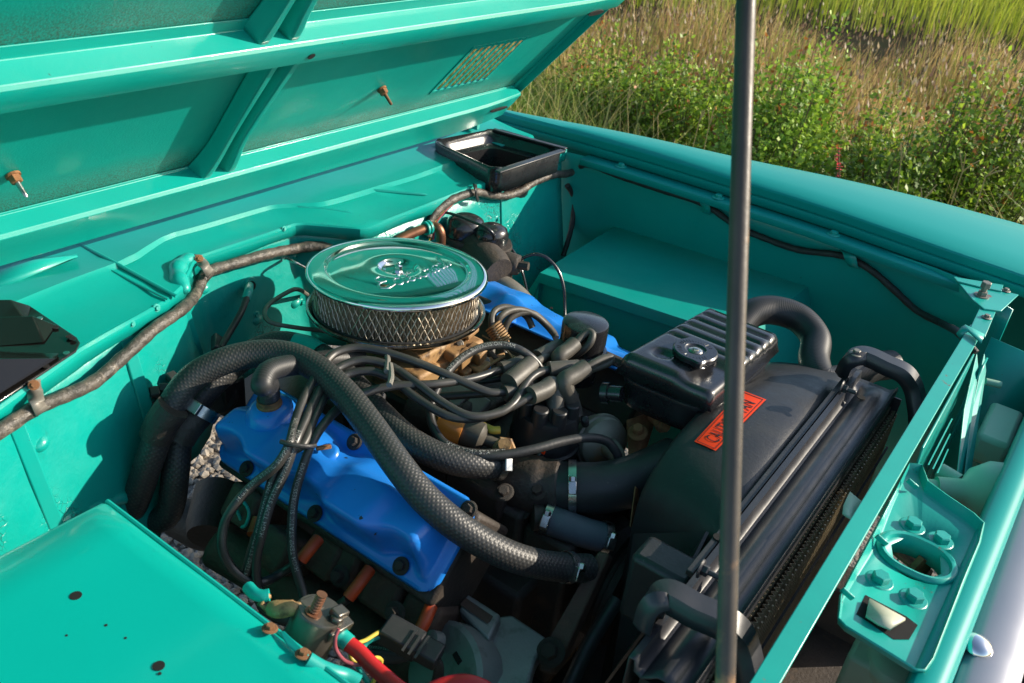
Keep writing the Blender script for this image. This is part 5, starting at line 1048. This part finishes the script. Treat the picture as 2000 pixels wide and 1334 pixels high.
# ================================================================== COWL VENT BOX AND VENT COVER
vb = thing('cowl_vent_box', 'open black sheet metal air duct box standing on the cowl', 'vent box', P(970, 290, 1.0))
vz = 1.036
o_ = [P(842, 276, vz), P(962, 251, vz), P(1106, 290, vz), P(970, 334, vz)]
cnt = sum(o_, Vector()) / 4
def rr_poly(pts, k, dz, rad=.18, sft=Vector((0, 0, 0))):
    out = []
    n = len(pts)
    for i in range(n):
        a, b_, c_ = pts[i - 1], pts[i], pts[(i + 1) % n]
        for t in np.linspace(0, 1, 6):
            p = b_.lerp(a, rad * (1 - t) ** 2) + (c_ - b_) * rad * t ** 2
            q = cnt + (p - cnt) * k + Vector((0, 0, dz)) + sft; out.append(q)
    return out
wv = lambda ring, s=.0015: [q + Vector((0, 0, s * math.sin(i * 1.9) + s * .6 * math.sin(i * .7))) for i, q in enumerate(ring)]
rings = [rr_poly(o_, .985, -.050, .16), rr_poly(o_, .985, -.030, .16), wv(rr_poly(o_, 1.0, -.001, .14)), wv(rr_poly(o_, .985, .001, .14)), wv(rr_poly(o_, .93, -.001, .16), .0008), rr_poly(o_, .86, -.012, .2), rr_poly(o_, .80, -.024, .2), rr_poly(o_, .70, -.026, .2), rr_poly(o_, .62, -.028, .2), rr_poly(o_, .60, -.07, .2), rr_poly(o_, .58, -.14, .2)]
MB().grid(rings, closed=True).build('duct_walls', 'black', vb, smooth=45, solid=.0012)
MB().prism(rr_poly(o_, .59, -.12, .2), (0, 0, -.002)).build('duct_floor', 'black', vb)
fr_ = MB(); fr_.box(*quad_bar(P(964, 251, vz + .004), P(1106, 289, vz + .004), .012, .004, Vector((0, 1, 0)))).box(*quad_bar(P(1100, 292, vz + .003), P(972, 334, vz + .003), .014, .004)); fr_.build('rim_strip', 'satin', vb, bevel=.001)
bolt(vb, P(1103, 293, 1.008), .004, (.6, 0, .6), 'paint')
# louvred black cover on the left cowl
vcv = thing('cowl_vent_cover', 'glossy black vent cover with two pressed louvres on the cowl', 'vent cover', P(60, 680, 1.0))
zc = 1.010
pl_ = [P(-60, 600, zc + .002), P(0, 588, zc), P(30, 582, zc), P(42, 585, zc), P(150, 658, zc - .002), P(156, 668, zc - .003), P(148, 684, zc - .003), P(-60, 822, zc - .003)]
cvo = MB().prism(pl_, (0, 0, -.004)).build('cover_plate', 'ventblack', vcv, bevel=.0015)
def louvre(pts, h):
    p = [P(x, y, zc) for x, y in pts]; b = MB()
    a, bq, c_, d_ = p; up_ = Vector((0, 0, h)); m1 = a.lerp(d_, .35) + up_; m2 = bq.lerp(c_, .35) + up_ - (bq - a).normalized() * .02
    b.add([a, bq, c_, d_, m1, m2], [(0, 1, 5, 4), (4, 5, 2, 3), (1, 2, 5), (0, 4, 3)]); return b.build('pressed_louvre', 'ventblack', vcv, smooth=15, bevel=.0015)
louvre([(-50, 598), (60, 597), (52, 628), (-50, 630)], .018); louvre([(-60, 634), (110, 634), (86, 668), (-60, 680)], .022)
b = MB(); p = [P(-60, 684, zc), P(116, 690, zc), P(110, 700, zc), P(-60, 806, zc)]; m = [P(-60, 700, zc + .022), P(96, 700, zc + .022)]
b.add([p[0], p[1], p[2], p[3], m[0], m[1]], [(0, 1, 5, 4), (4, 5, 2, 3), (1, 2, 5), (0, 4, 3)]); b.build('pressed_louvre', 'ventblack', vcv, smooth=15, bevel=.0015)
for px, py in ((30, 590), (78, 622), (108, 640), (135, 658), (142, 662), (130, 690), (90, 716)): MB().lathe([(.004, 0), (.004, .001)], P(px, py, zc + .0002), (0, 0, 1), 12).build('screw_hole', 'steel' if px in (78, 130) else 'dark', vcv)

# ================================================================== WIRING HARNESSES AND CLIPS
def harness(pts3, r, m, label, name='wiring_harness', wob_=.05, group='taped wiring harnesses'):
    ph = random.random() * 6
    o = MB().tube(crom(pts3, 12), r, 16, r_fn=lambda L, t: r * (1 + wob_ * math.sin(L * 95 + ph) * math.sin(L * 37 + 1) + .035 * math.sin(L * 240 + ph))).build(name, m, None, smooth=60); tag(o, label, 'harness', group); return o
harness([fw(-30, 862, .026), fw(30, 822, .026), fw(70, 797, .028), fw(120, 776, .030), fw(185, 745, .030), fw(240, 698, .028), fw(300, 643, .028), fw(350, 608, .026), fw(382, 575, .022), fw(394, 548, .022), fw(410, 530, .025), fw(450, 517, .024), fw(520, 497, .022), fw(575, 486, .020), fw(620, 481, .016), fw(648, 488, .012), fw(665, 508, .006)], .0090, 'tape', 'thick black taped wiring harness clipped along the left of the firewall')
harness([fw(835, 462, .012), fw(842, 428, .012), fw(862, 405, .014), fw(888, 388, .016), fw(928, 376, .016), fw(958, 381, .016), fw(985, 383, .016), fw(1015, 374, .016), fw(1045, 355, .016), fw(1080, 342, .016), fw(1112, 338, .018), fw(1135, 325, .020)], .0085, 'tape', 'black taped harness along the firewall below the vent box')
for k, (m_, dx) in enumerate((('yellow', 0), ('copper', 4), ('pink', 8), ('dusty', 12), ('harness', -4))):
    tag(hose('loose_wire', [fw(838 + dx, 470 - k, .012), fw(845 + dx * .6, 440, .016), fw(862 + dx * .5, 415 + k, .018), fw(885 + dx * .3, 396, .018)], .0016, m_, None, 6, 6), 'thin %s wire leaving the firewall harness beside the master cylinder' % {'yellow': 'yellow', 'copper': 'brown', 'pink': 'red', 'dusty': 'green', 'harness': 'black'}[m_], 'wire', 'loose wires beside the master cylinder')
lx = lambda px, py, dy=-.010: PY(px, py, .788 + dy)
harness([fw(1128, 328, .020), P(1150, 322, .985), lx(1215, 346), lx(1300, 374), lx(1375, 399), lx(1440, 442), lx(1500, 468), lx(1560, 488), lx(1650, 501), lx(1700, 527), lx(1745, 565), lx(1790, 606), PY(1840, 632, .74), P(1878, 655, .985), P(1905, 690, .97)], .0068, 'harness', 'matte black harness sagging along the shaded far inner fender')
harness([fw(1108, 362, .012), fw(1118, 380, .014), fw(1120, 410, .014), fw(1117, 440, .014), fw(1108, 475, .014), fw(1100, 500, .012)], .0062, 'harness', 'black cable stub hanging down the far corner of the firewall')
def pclip(pts, r, m, label, screw=None):
    b = MB(); path = crom(pts, 6); F = frames(path); rows = []
    for p, (u, v, t) in zip(path, F): n = Vector((1, 0, 0)) if m == 'paint' else Vector((-.3, 1, 0)); n = (n - t * n.dot(t)).normalized(); rows.append([p - n * r, p + n * r])
    tc_ = thing('harness_clip', label, 'clip', pts[0], 'harness clips'); b.grid(rows).build('strap', m, tc_, smooth=50, solid=.002, off=0)
    if screw: bolt(tc_, screw, .0036, (.8, -.3, .5), 'rust', name='screw', h=.6)
    return tc_
pclip([fw(66, 742, .014), fw(68, 762, .018), fw(72, 784, .038), fw(80, 802, .040), fw(88, 800, .030)], .0085, 'galv', 'brown metal strap with a rusty screw holding the harness at the vent cover', fw(66, 752, .022))
pclip([fw(388, 498, .008), fw(391, 508, .014), fw(400, 520, .036), fw(410, 534, .040), fw(414, 526, .030)], .0085, 'galv', 'brown metal strap with a screw holding the harness at the cowl corner', fw(389, 505, .016))
pclip([fw(927, 360, .014), fw(929, 370, .028), fw(931, 386, .028), fw(934, 392, .020)], .004, 'plastic', 'black zip tie holding the harness below the vent box')
pclip([lx(1368, 388, -.006), lx(1376, 396, -.022), lx(1380, 408, -.020), lx(1378, 416, -.004)], .009, 'paint', 'turquoise clip for the cable midway along the far fender')
pclip([lx(1652, 487, -.006), lx(1660, 500, -.022), lx(1664, 515, -.020), lx(1668, 522, -.006)], .011, 'paint', 'turquoise clip for the cable nearer the front of the far fender')
# speedo / choke cables from the firewall
tag(hose('control_cable', [fw(487, 557, .006), P(484, 575, .93), P(470, 612, .92), P(448, 650, .905), P(430, 680, .90)], .0055, 'rubber', None, 8, 10), 'black control cable leaving a hole in the firewall', 'cable', 'control cables')
tag(hose('cable_sleeve', [fw(487, 557, .004), P(485, 570, .933), P(480, 585, .927)], .0072, 'dusty', None, 5, 12), 'turquoise painted sleeve around the control cable at the firewall', 'sleeve')
b = MB(); b.box(P(425, 672, .90), (.040, .012, .018), frame((-.4, -.5, .6))); tag(b.build('cable_bracket', 'plastic', None, bevel=.002), 'small black bracket at the lower end of the control cable', 'bracket')
tag(hose('fuel_line', [fw(600, 575, .01), P(575, 565, .93), P(545, 580, .925), P(522, 598, .92), P(517, 615, .915), P(530, 630, .91), P(580, 640, .90), P(640, 648, .89), P(690, 665, .88)], .0038, 'galv', None, 8, 10), 'thin greenish metal line looping behind the air cleaner', 'line')
tag(hose('ground_strap', [fw(560, 505, .01), P(575, 512, .955), P(600, 525, .94)], .0026, 'steel', None, 5, 8), 'short thin wire behind the rim of the air cleaner', 'wire')

# ================================================================== FUEL FILTER, SENSOR, SOLENOID, CABLES
ff = thing('fuel_filter', 'amber fuel filter with a grey end under the ignition wires', 'fuel filter', P(910, 845, .86))
fa = dirp((880, 828, .875), (960, 862, .865))
MB().lathe([(.012, -.035), (.026, -.028), (.027, .004), (.025, .010)], P(895, 836, .872), fa, 26).build('amber_bowl', 'amber', ff, smooth=40)
MB().lathe([(.021, .008), (.022, .012), (.022, .036), (.016, .042), (.009, .044), (.009, .062)], P(895, 836, .872), fa, 22).build('grey_end', 'dustyrubber', ff, smooth=40)
MB().tube(crom(PL([(925, 828, .875), (945, 833, .877), (962, 840, .878), (976, 840, .878)]), 4), .0062, 10).build('yellow_nipple', 'yellow', ff)
cn = thing('fuel_pump_canister', 'dusty brown cylinder behind the amber fuel filter', 'canister', P(860, 800, .83))
MB().lathe([(.034, -.045), (.038, -.04), (.038, .035), (.040, .036), (.040, .044), (.034, .05)], P(855, 810, .85), fa, 30).build('canister_body', 'cast', cn, smooth=40)
b = MB(); b.lathe([(.017, 0), (.017, .018), (.014, .02)], P(985, 880, .862), (.3, -.5, .7), 6); b.lathe([(.009, -.01), (.009, .03)], P(985, 878, .865), (.3, -.5, .7), 12); tag(b.build('temperature_sender', 'carb', None, smooth=30), 'brass hexagon sender screwed in beside the lower hose clamp', 'sensor')
for c_, s_ in ((P(880, 770, .885), (.06, .05, .012)), (P(925, 800, .87), (.05, .03, .02)), (P(1020, 770, .88), (.04, .04, .03))): MB().box(c_, s_, frame((.2, -.3, 1))).build('manifold_bracket', 'galv', engine, bevel=.003)
# starter solenoid on the edge of the flat panel
so2 = thing('starter_solenoid', 'grey starter solenoid with threaded copper terminal on the panel edge', 'solenoid', P(610, 1240, .86))
sax = Vector((.15, .35, .9)); c = P(607, 1236, .872)
MB().lathe([(.027, -.03), (.027, .028), (.025, .031), (.005, .031)], c, sax, 36).build('canister', 'solenoid', so2, smooth=40)
sa = sax.normalized(); su, sv, _ = frame(sa)
tp = c + sa * .033
b = MB().box(tp - sa * .002 + Vector((-.012, -.004, 0)), (.022, .022, .008), (su, sv, sa)).box(tp - sa * .002 + Vector((.016, .010, 0)), (.018, .015, .008), (su, sv, sa)); b.build('terminal_block', 'solenoid', so2, bevel=.002)
post = P(617, 1186, .912)
MB().lathe([(.0085, -.020), (.0085, -.010)], post, sax, 6).lathe([(.0095, -.010), (.0095, -.006)], post, sax, 14).build('terminal_nut', 'copper', so2, smooth=30)
th_ = MB().lathe([(.0050 + (.0010 if k % 2 else 0), -.006 + k * .0018) for k in range(14)], post, sax, 14).build('threaded_post', 'copper', so2, smooth=20)
b = MB(); b.lathe([(.0075, -.012), (.0075, .006), (.0055, .008)], P(655, 1215, .895), sax, 6).box(P(660, 1228, .885), (.034, .012, .012), frame((.3, .2, .9))); b.build('terminal_lug', 'solenoid', so2, bevel=.002)
lug = MB(); lug.tube(crom(PL([(525, 1188, .90), (545, 1190, .902), (575, 1186, .905), (588, 1180, .906)]), 4), [.007, .008, .009, .0095, .0095, .0095, .009, .0085, .008, .0065, .005, .004, .003], 14); lug.build('cable_lug', 'carb', so2, smooth=50)
MB().grid([[P(530, 1168, .908), P(520, 1172, .908), P(515, 1184, .90), P(526, 1190, .90)], [P(522, 1160, .908), P(512, 1166, .908), P(505, 1182, .90), P(518, 1196, .90)]]).build('lug_strap', 'carb', so2, solid=.004, smooth=40)
hose('painted_cable_end', PL([(485, 1147, .905), (498, 1160, .908), (512, 1164, .909), (526, 1162, .910)]), .0068, 'dusty', so2, 5, 12)
b = MB(); b.prism([P(545, 1232, .930), P(556, 1232, .932), P(604, 1278, .932), P(600, 1290, .930), P(560, 1258, .930)], (0, 0, -.003)); b.build('mounting_foot', 'dusty', so2, bevel=.001)
for px, py in ((527, 1228), (592, 1278)): bolt(so2, P(px, py, .930), .0046, (0, .2, 1), 'rust')
bc = thing('battery_cable', 'thick red battery cable with a grey crimped end below the solenoid', 'cable', P(760, 1330, .85), 'battery cables')
MB().tube(crom(PL([(678, 1255, .87), (700, 1272, .868), (725, 1298, .866), (755, 1325, .865), (790, 1352, .865), (830, 1370, .865)]), 8), .0085, 16).build('red_jacket', 'red', bc, smooth=50)
MB().tube(crom(PL([(655, 1235, .878), (668, 1245, .873), (682, 1257, .870)]), 5), .0095, 14).build('crimped_end', 'dusty', bc, smooth=50)
tag(hose('battery_cable', PL([(830, 1358, .84), (865, 1342, .845), (905, 1335, .848), (940, 1344, .845), (970, 1365, .84)]), .0100, 'red', None, 8, 14), 'red cable curving up at the foot of the grey bracket', 'cable', 'battery cables')
tag(hose('thin_wire', PL([(662, 1228, .90), (655, 1245, .893), (656, 1268, .88), (672, 1290, .87), (695, 1298, .865), (712, 1297, .86)]), .0022, 'pink', None, 8, 8), 'thin pink wire looping from the solenoid under the red cable', 'wire', 'thin wires by the solenoid')
tag(hose('thin_wire', PL([(770, 1225, .80), (740, 1235, .81), (715, 1250, .82), (690, 1262, .83), (686, 1285, .83), (705, 1295, .82), (735, 1285, .81), (745, 1292, .80), (735, 1320, .79), (722, 1345, .78)]), .0026, 'yellow', None, 8, 8), 'thin yellow wire looping below the black plug connector', 'wire', 'thin wires by the solenoid')
tag(hose('thin_wire', PL([(765, 1238, .80), (735, 1245, .805), (712, 1260, .80), (700, 1300, .79), (720, 1335, .78)]), .0036, 'dusty', None, 8, 8), 'grey green wire hanging beside the black plug connector', 'wire', 'thin wires by the solenoid')
tag(hose('taped_wire_end', PL([(600, 1290, .925), (625, 1305, .918), (650, 1315, .912), (675, 1322, .905), (700, 1335, .90)]), .0085, 'dusty', None, 6, 12), 'pale taped wire end on the corner of the flat panel', 'wire', 'thin wires by the solenoid')
pcn = thing('plug_connector', 'black rectangular plug connector hanging among the wires', 'connector', P(805, 1260, .78))
d1 = dirp((760, 1235, .80), (850, 1285, .79)); u1, v1, _ = frame(d1); b = MB(); b.box(P(785, 1245, .80), (.034, .022, .050), (u1, v1, d1)).box(P(830, 1270, .795), (.030, .018, .040), (u1, v1, d1)); b.build('connector_shell', 'plastic', pcn, bevel=.003)
for k in range(3): MB().box(P(800 + 12 * k, 1250 + 7 * k, .812), (.036, .002, .003), (u1, v1, d1)).build('moulded_rib', 'plastic', pcn)
for k in range(3): tag(hose('corrugated_lead', PL([(840 + 6 * k, 1280 + 2 * k, .79), (852 + 4 * k, 1300, .78), (850 + 5 * k, 1325, .76), (840 + 6 * k, 1350, .74)]), .004, 'harness', None, 6, 8), ('dusty black lead dropping from the plug connector beside the round casting' if k == 2 else 'dusty black lead dropping from the plug connector between two others' if k == 1 else 'dusty black lead dropping from the plug connector on its wire side'), 'wire', 'leads below the connector')
tag(hose('dark_cable', PL([(720, 1280, .76), (770, 1285, .755), (815, 1275, .755), (860, 1290, .75)]), .0085, 'rubber', None, 6, 10), 'dark cable sagging behind the plug connector', 'cable')
tag(hose('dark_cable', PL([(503, 1150, .765), (515, 1185, .745), (545, 1206, .74), (580, 1215, .74), (600, 1212, .75)]), .008, 'rubber', None, 6, 10), 'dark cable curving down behind the solenoid lug', 'cable')
tag(hose('earth_wire', PL([(470, 1015, .76), (462, 990, .78), (474, 980, .79), (486, 1000, .78), (480, 1025, .765), (472, 1030, .76)]), .0024, 'dusty', None, 8, 8), 'thin green wire loop beside the rear orange boot', 'wire')
# ================================================================== VEGETATION BEHIND THE TRUCK
def leaf_mat(name, rough=.5, trans=.35):
    m = bpy.data.materials.new(name); m.use_nodes = True; nt = m.node_tree; b = nt.nodes['Principled BSDF']
    at = nod(nt, 'ShaderNodeAttribute', attribute_name='Col'); nt.links.new(at.outputs[0], b.inputs['Base Color']); b.inputs['Roughness'].default_value = rough
    tr = nod(nt, 'ShaderNodeBsdfTranslucent'); nt.links.new(at.outputs[0], tr.inputs[0]); mx = nod(nt, 'ShaderNodeMixShader'); mx.inputs[0].default_value = trans
    nt.links.new(b.outputs[0], mx.inputs[1]); nt.links.new(tr.outputs[0], mx.inputs[2]); nt.links.new(mx.outputs[0], nt.nodes['Material Output'].inputs[0]); return m
M['leaf'] = leaf_mat('leaf_green'); M['blade'] = leaf_mat('grass_blade', .55, .4)
M['stem'] = mat('woody_stem', (.10, .06, .035), .8, var=(.14, .10, .05), vscale=20)
def np_mesh(name, V, F, C, m, smooth=False):
    """V (n,3), F (k,4) quads or (k,3), C per-face colour"""
    me = bpy.data.meshes.new(name); k = F.shape[1]; me.vertices.add(len(V)); me.vertices.foreach_set('co', V.astype(np.float32).ravel())
    me.loops.add(F.size); me.loops.foreach_set('vertex_index', F.astype(np.int32).ravel()); me.polygons.add(len(F))
    me.polygons.foreach_set('loop_start', np.arange(0, F.size, k, dtype=np.int32)); me.update(calc_edges=True)
    ca = me.color_attributes.new('Col', 'FLOAT_COLOR', 'CORNER'); cc_ = np.ones((len(F), k, 4), dtype=np.float32); cc_[:, :, :3] = C[:, None, :]; ca.data.foreach_set('color', cc_.ravel())
    me.materials.append(M[m]); o = bpy.data.objects.new(name, me); COL.objects.link(o); return o
def pxof(Q):
    q = (Q - CAMP) @ ROT; return CPX + FPX * q[:, :2] / np.maximum(q[:, 2:3], 1e-3), q[:, 2]
def ground_z(x, y): return -.05 - .35 * np.clip((y - 2.8) / 2.2, 0, 1) - .0
def blades(n, x0, x1, y0, y1, h0, h1, w, pal, keep=None, bend=.35, zoff=0.):
    x = rng.uniform(x0, x1, n); y = rng.uniform(y0, y1, n); B = np.stack([x, y, ground_z(x, y) + zoff], 1)
    p, d = pxof(B + [0, 0, .25]); ok = (d > .5) & (p[:, 0] > 650) & (p[:, 0] < 4200) & (p[:, 1] > -420) & (p[:, 1] < 900)
    if keep is not None: ok &= keep(x, y)
    B = B[ok]; n = len(B); h = rng.uniform(h0, h1, n) * (1 + .25 * np.sin(B[:, 0] * 2.1 + B[:, 1] * 1.7)); a = rng.uniform(0, 2 * np.pi, n); wd = w * rng.uniform(.6, 1.3, n)
    ln = np.stack([np.cos(a), np.sin(a), np.zeros(n)], 1) * (bend * rng.uniform(.1, 1, n) * h)[:, None]; a2 = rng.uniform(0, 2 * np.pi, n); sd = np.stack([np.cos(a2), np.sin(a2), np.zeros(n)], 1) * wd[:, None] / 2
    up_ = np.array([0, 0, 1.]); V = []
    for t, k in ((0, 1.), (.4, .9), (.75, .6), (1., .08)):
        c = B + up_ * (h * (t - .12 * t * t))[:, None] + ln * (t * t); V += [c - sd * k, c + sd * k]
    V = np.stack(V, 1).reshape(-1, 3); b0 = (np.arange(n) * 8)[:, None]
    F = np.concatenate([b0 + np.array([i, i + 1, i + 3, i + 2]) for i in (0, 2, 4)], 1).reshape(-1, 4)
    pal = np.array(pal); C = pal[rng.integers(0, len(pal), n)] * rng.uniform(1.0, 1.75, (n, 1)); C = np.repeat(C, 3, 0)
    return V, F, C
def join(*parts):
    V = []; F = []; C = []; n = 0
    for v, f, c in parts: V.append(v); F.append(f + n); C.append(c); n += len(v)
    return np.concatenate(V), np.concatenate(F), np.concatenate(C)
GRN = [(.10, .18, .020), (.13, .22, .028), (.075, .14, .016), (.17, .25, .035), (.21, .24, .055)]
TAN = [(.38, .27, .10), (.30, .21, .08), (.46, .34, .14), (.25, .17, .065), (.19, .22, .04), (.24, .27, .05), (.28, .17, .085)]
VIV = [(.20, .25, .02), (.25, .29, .025), (.15, .20, .016), (.28, .29, .04)]
# muddy cut between the tan grass and the bright marsh, measured on the ground
ga, gb = P(1400, 26, .15), P(2000, 112, .15); ma, mb_ = P(1400, 2, -.15), P(2000, 66, -.15)
def beyond(x, y): return (y - ga.y) - (gb.y - ga.y) / (gb.x - ga.x) * (x - ga.x)
def marsh(x, y): return (y - ma.y) - (mb_.y - ma.y) / (mb_.x - ma.x) * (x - ma.x)
print('cut', ga, gb, ma, mb_)
near = join(blades(23000, -5, 7, 2.5, 4.3, .22, .50, .008, GRN + [(.20, .17, .06)], bend=.6), blades(3600, -5, 7, 2.55, 4.6, .45, .75, .006, [(.20, .22, .06), (.28, .25, .09)], bend=.8))
o = np_mesh('grass', *near, 'blade'); tag(o, 'long green roadside grass growing behind the far fender', 'grass', kind='stuff')
tan = join(blades(54000, -9, 9, 4.2, 14, .45, .80, .010, TAN, lambda x, y: beyond(x, y) < .5 + .5 * np.sin(x * 3.1) * np.sin(x * 1.3), .30), blades(11000, -9, 9, 4.0, 9, .35, .60, .009, GRN, lambda x, y: beyond(x, y) < -.5, .35))
o = np_mesh('reed_grass', *tan, 'blade'); tag(o, 'tan and brown seeding reed grass across the marsh', 'grass', kind='stuff')
viv = blades(64000, -22, 14, 7, 36, .50, .72, .016, VIV, lambda x, y: marsh(x, y) > 0, .25)
o = np_mesh('marsh_grass', *viv, 'blade'); tag(o, 'bright green marsh grass beyond the dark muddy cut', 'grass', kind='stuff')
# seed heads on the tan reeds
n = 9000; x = rng.uniform(-8, 5, n); y = rng.uniform(4.2, 11, n); B = np.stack([x, y, ground_z(x, y) + rng.uniform(.42, .78, n)], 1); p, d = pxof(B); ok = (p[:, 0] > 650) & (p[:, 0] < 2500) & (p[:, 1] > -200) & (beyond(x, y) < 0); B = B[ok]; n = len(B)
a = rng.uniform(0, 6.28, n); s = rng.uniform(.012, .026, n); tl = np.stack([np.cos(a) * .4, np.sin(a) * .4, np.ones(n)], 1); sd = np.stack([-np.sin(a), np.cos(a), np.zeros(n)], 1)
V = np.stack([B, B + (tl * .5 + sd * .28) * s[:, None] * 1.8, B + tl * s[:, None] * 2.4, B + (tl * .5 - sd * .28) * s[:, None] * 1.8], 1).reshape(-1, 3)
F = (np.arange(n) * 4)[:, None] + np.array([0, 1, 2, 3]); C = np.array([(.26, .16, .09), (.36, .26, .15), (.20, .12, .075), (.44, .35, .22)])[rng.integers(0, 4, n)]
o = np_mesh('seed_heads', V, F, C, 'blade'); tag(o, 'brown seed heads scattered over the reed grass', 'seed heads', kind='stuff')
def shrub(label, cx, cy, rx, ry, h, nst, nlf, ls, pal, tip=.03, name='shrub', group='leafy shrubs beyond the fender'):
    zb = float(ground_z(np.array([cx]), np.array([cy]))[0]); t = thing(name, label, 'shrub', (cx, cy, zb), group)
    sb = MB(); L = []; LC = []; pal = np.array(pal)
    for s_ in range(nst):
        a = random.uniform(0, 6.28); rr = math.sqrt(random.random()); ex_, ey_ = math.cos(a) * rr, math.sin(a) * rr
        hh = h * (1 - .45 * rr ** 2.2) * random.uniform(.72, 1.12) * (1 + .16 * math.sin(ex_ * 5 + cx) + .12 * math.sin(ey_ * 7))
        b0 = np.array([cx + ex_ * rx * .35, cy + ey_ * ry * .35, zb]); e0 = np.array([cx + ex_ * rx, cy + ey_ * ry, zb + hh]); m0 = (b0 + e0) / 2 + np.array([ex_ * rx * .12, ey_ * ry * .12, hh * .10])
        if s_ % 4 == 0: sb.tube([Vector(b0), Vector(m0), Vector(e0)], [.004, .003, .0012], 4, caps=False)
        red = random.random() < tip * 1.1
        for k in range(nlf):
            u = .22 + .78 * (k + random.random()) / nlf; c = (1 - u) ** 2 * b0 + 2 * u * (1 - u) * m0 + u * u * e0 + rng.normal(0, .028, 3)
            sz = ls * random.uniform(.55, 1.25) * (1.1 - .3 * u); d1 = nrm(rng.normal(0, 1, 3) + [ex_ * .6, ey_ * .6, .25]); d2 = nrm(np.cross(d1, rng.normal(0, 1, 3) + [0, 0, 1.6])); nn2 = np.cross(d1, d2)
            L.append([c, c + d1 * sz * .45 + d2 * sz * .32 + nn2 * sz * .08, c + d1 * sz, c + d1 * sz * .45 - d2 * sz * .32 + nn2 * sz * .08])
            cl_ = pal[random.randrange(len(pal))] * random.uniform(1.0, 1.9)
            if red and u > .82: cl_ = np.array([.46, .17, .04]) * random.uniform(.6, 1.2)
            LC.append(cl_)
    sb.build('stems', 'stem', t, smooth=0)
    V = np.array(L).reshape(-1, 3) - np.array([cx, cy, zb]); F = (np.arange(len(L)) * 4)[:, None] + np.array([0, 1, 2, 3]); o = np_mesh('foliage', V, F, np.array(LC), 'leaf'); o.parent = t; return t
LG = [(.15, .25, .018), (.21, .32, .025), (.10, .18, .014), (.27, .36, .035), (.07, .13, .013)]
LY = [(.19, .31, .028), (.25, .36, .04), (.14, .24, .022), (.10, .18, .016)]
LD = [(.085, .15, .014), (.11, .185, .017), (.16, .24, .022), (.06, .11, .012)]
def at(px, py, y): q = PY(px, py, y); return q
for lb, px, top, y, rx, ry, pal, tip, nst in (
    ('broad dark green shrub right behind the raised corner of the hood', 1075, 150, 4.3, .60, .40, LD, .03, 300),
    ('leafy green shrub with orange tips between hood and prop rod', 1240, 95, 4.1, .55, .42, LG, .07, 330),
    ('green shrub with orange tips just left of the prop rod', 1385, 105, 3.9, .42, .40, LG, .08, 260),
    ('tall yellow green shrub just right of the prop rod', 1560, 105, 3.55, .34, .34, LY, .06, 330),
    ('low yellow green shrub at the foot of the tall one', 1530, 215, 3.2, .30, .24, LY, .02, 200),
    ('small green shrub with reddish tips in the tan grass', 1690, 205, 4.6, .36, .30, LG, .08, 150),
    ('wide green shrub at the right above the fender crown', 1860, 205, 3.7, .42, .36, LG, .06, 300),
    ('dark green shrub farthest right above the fender crown', 1995, 185, 3.9, .40, .36, LD, .05, 260),
    ('low dark shrub hugging the ground beside the red flower', 1745, 290, 3.3, .34, .26, LD, .02, 180)):
    q = at(px, top, y); zb = float(ground_z(np.array([q.x]), np.array([y]))[0]); shrub(lb, q.x, y, rx, ry, max(.25, q.z - zb), int(nst * 1.35), 28, .037, pal, tip)
# red flower spike
q = PY(1640, 345, 2.95); q2 = PY(1637, 290, 2.95); zb = -.06
fl_ = thing('red_flower', 'scarlet flower spike standing in the grass behind the fender', 'flower', (q.x, q.y, zb))
MB().tube([Vector((q.x, q.y, zb)), q, q2], .003, 6).build('stalk', 'stem', fl_)
M['petal'] = mat('scarlet_petal', (.62, .025, .03), .5)
for k in range(9):
    t = k / 8; c = q.lerp(q2, t); b = MB()
    for j in range(4):
        a = random.uniform(0, 6.28); d = Vector((math.cos(a), math.sin(a), random.uniform(-.3, .5))) * random.uniform(.012, .024); s_ = Vector((-d.y, d.x, 0)) * .35; b.add([c, c + d * .5 + s_, c + d, c + d * .5 - s_], [(0, 1, 2, 3)])
    b.build('blossom', 'petal', fl_, smooth=0)
# forked yellow grass stalks poking above the fender
M['straw'] = mat('straw_stalk', (.42, .32, .12), .7)
for k, (px, py, y, ln) in enumerate(((1225, 195, 2.9, .30), (1285, 225, 2.8, .26), (1365, 240, 2.75, .24), (1385, 245, 2.75, .20), (1310, 300, 2.7, .2), (1600, 370, 2.75, .2), (1760, 315, 2.9, .28), (1880, 335, 2.8, .25), (1925, 345, 2.75, .25), (1800, 395, 2.7, .2))):
    tp = PY(px, py, y); bs = Vector((tp.x + random.uniform(-.10, .05), tp.y + .05, -.06)); st = thing('grass_stalk', 'straw coloured forked grass stalk standing above the far fender', 'grass stalk', bs, 'forked grass stalks')
    MB().tube(crom([bs, bs.lerp(tp, .6) + Vector((.02, 0, .02)), tp], 5), .0022, 5).build('stem', 'straw', st)
    for j in range(3):
        d = Vector((random.uniform(-.5, .8), random.uniform(-.3, .3), random.uniform(.5, 1.1))).normalized() * random.uniform(.05, .09); MB().tube(crom([tp, tp + d * .5 + Vector((0, 0, .004)), tp + d], 4), .0022, 5).build('seed_spike', 'straw', st)
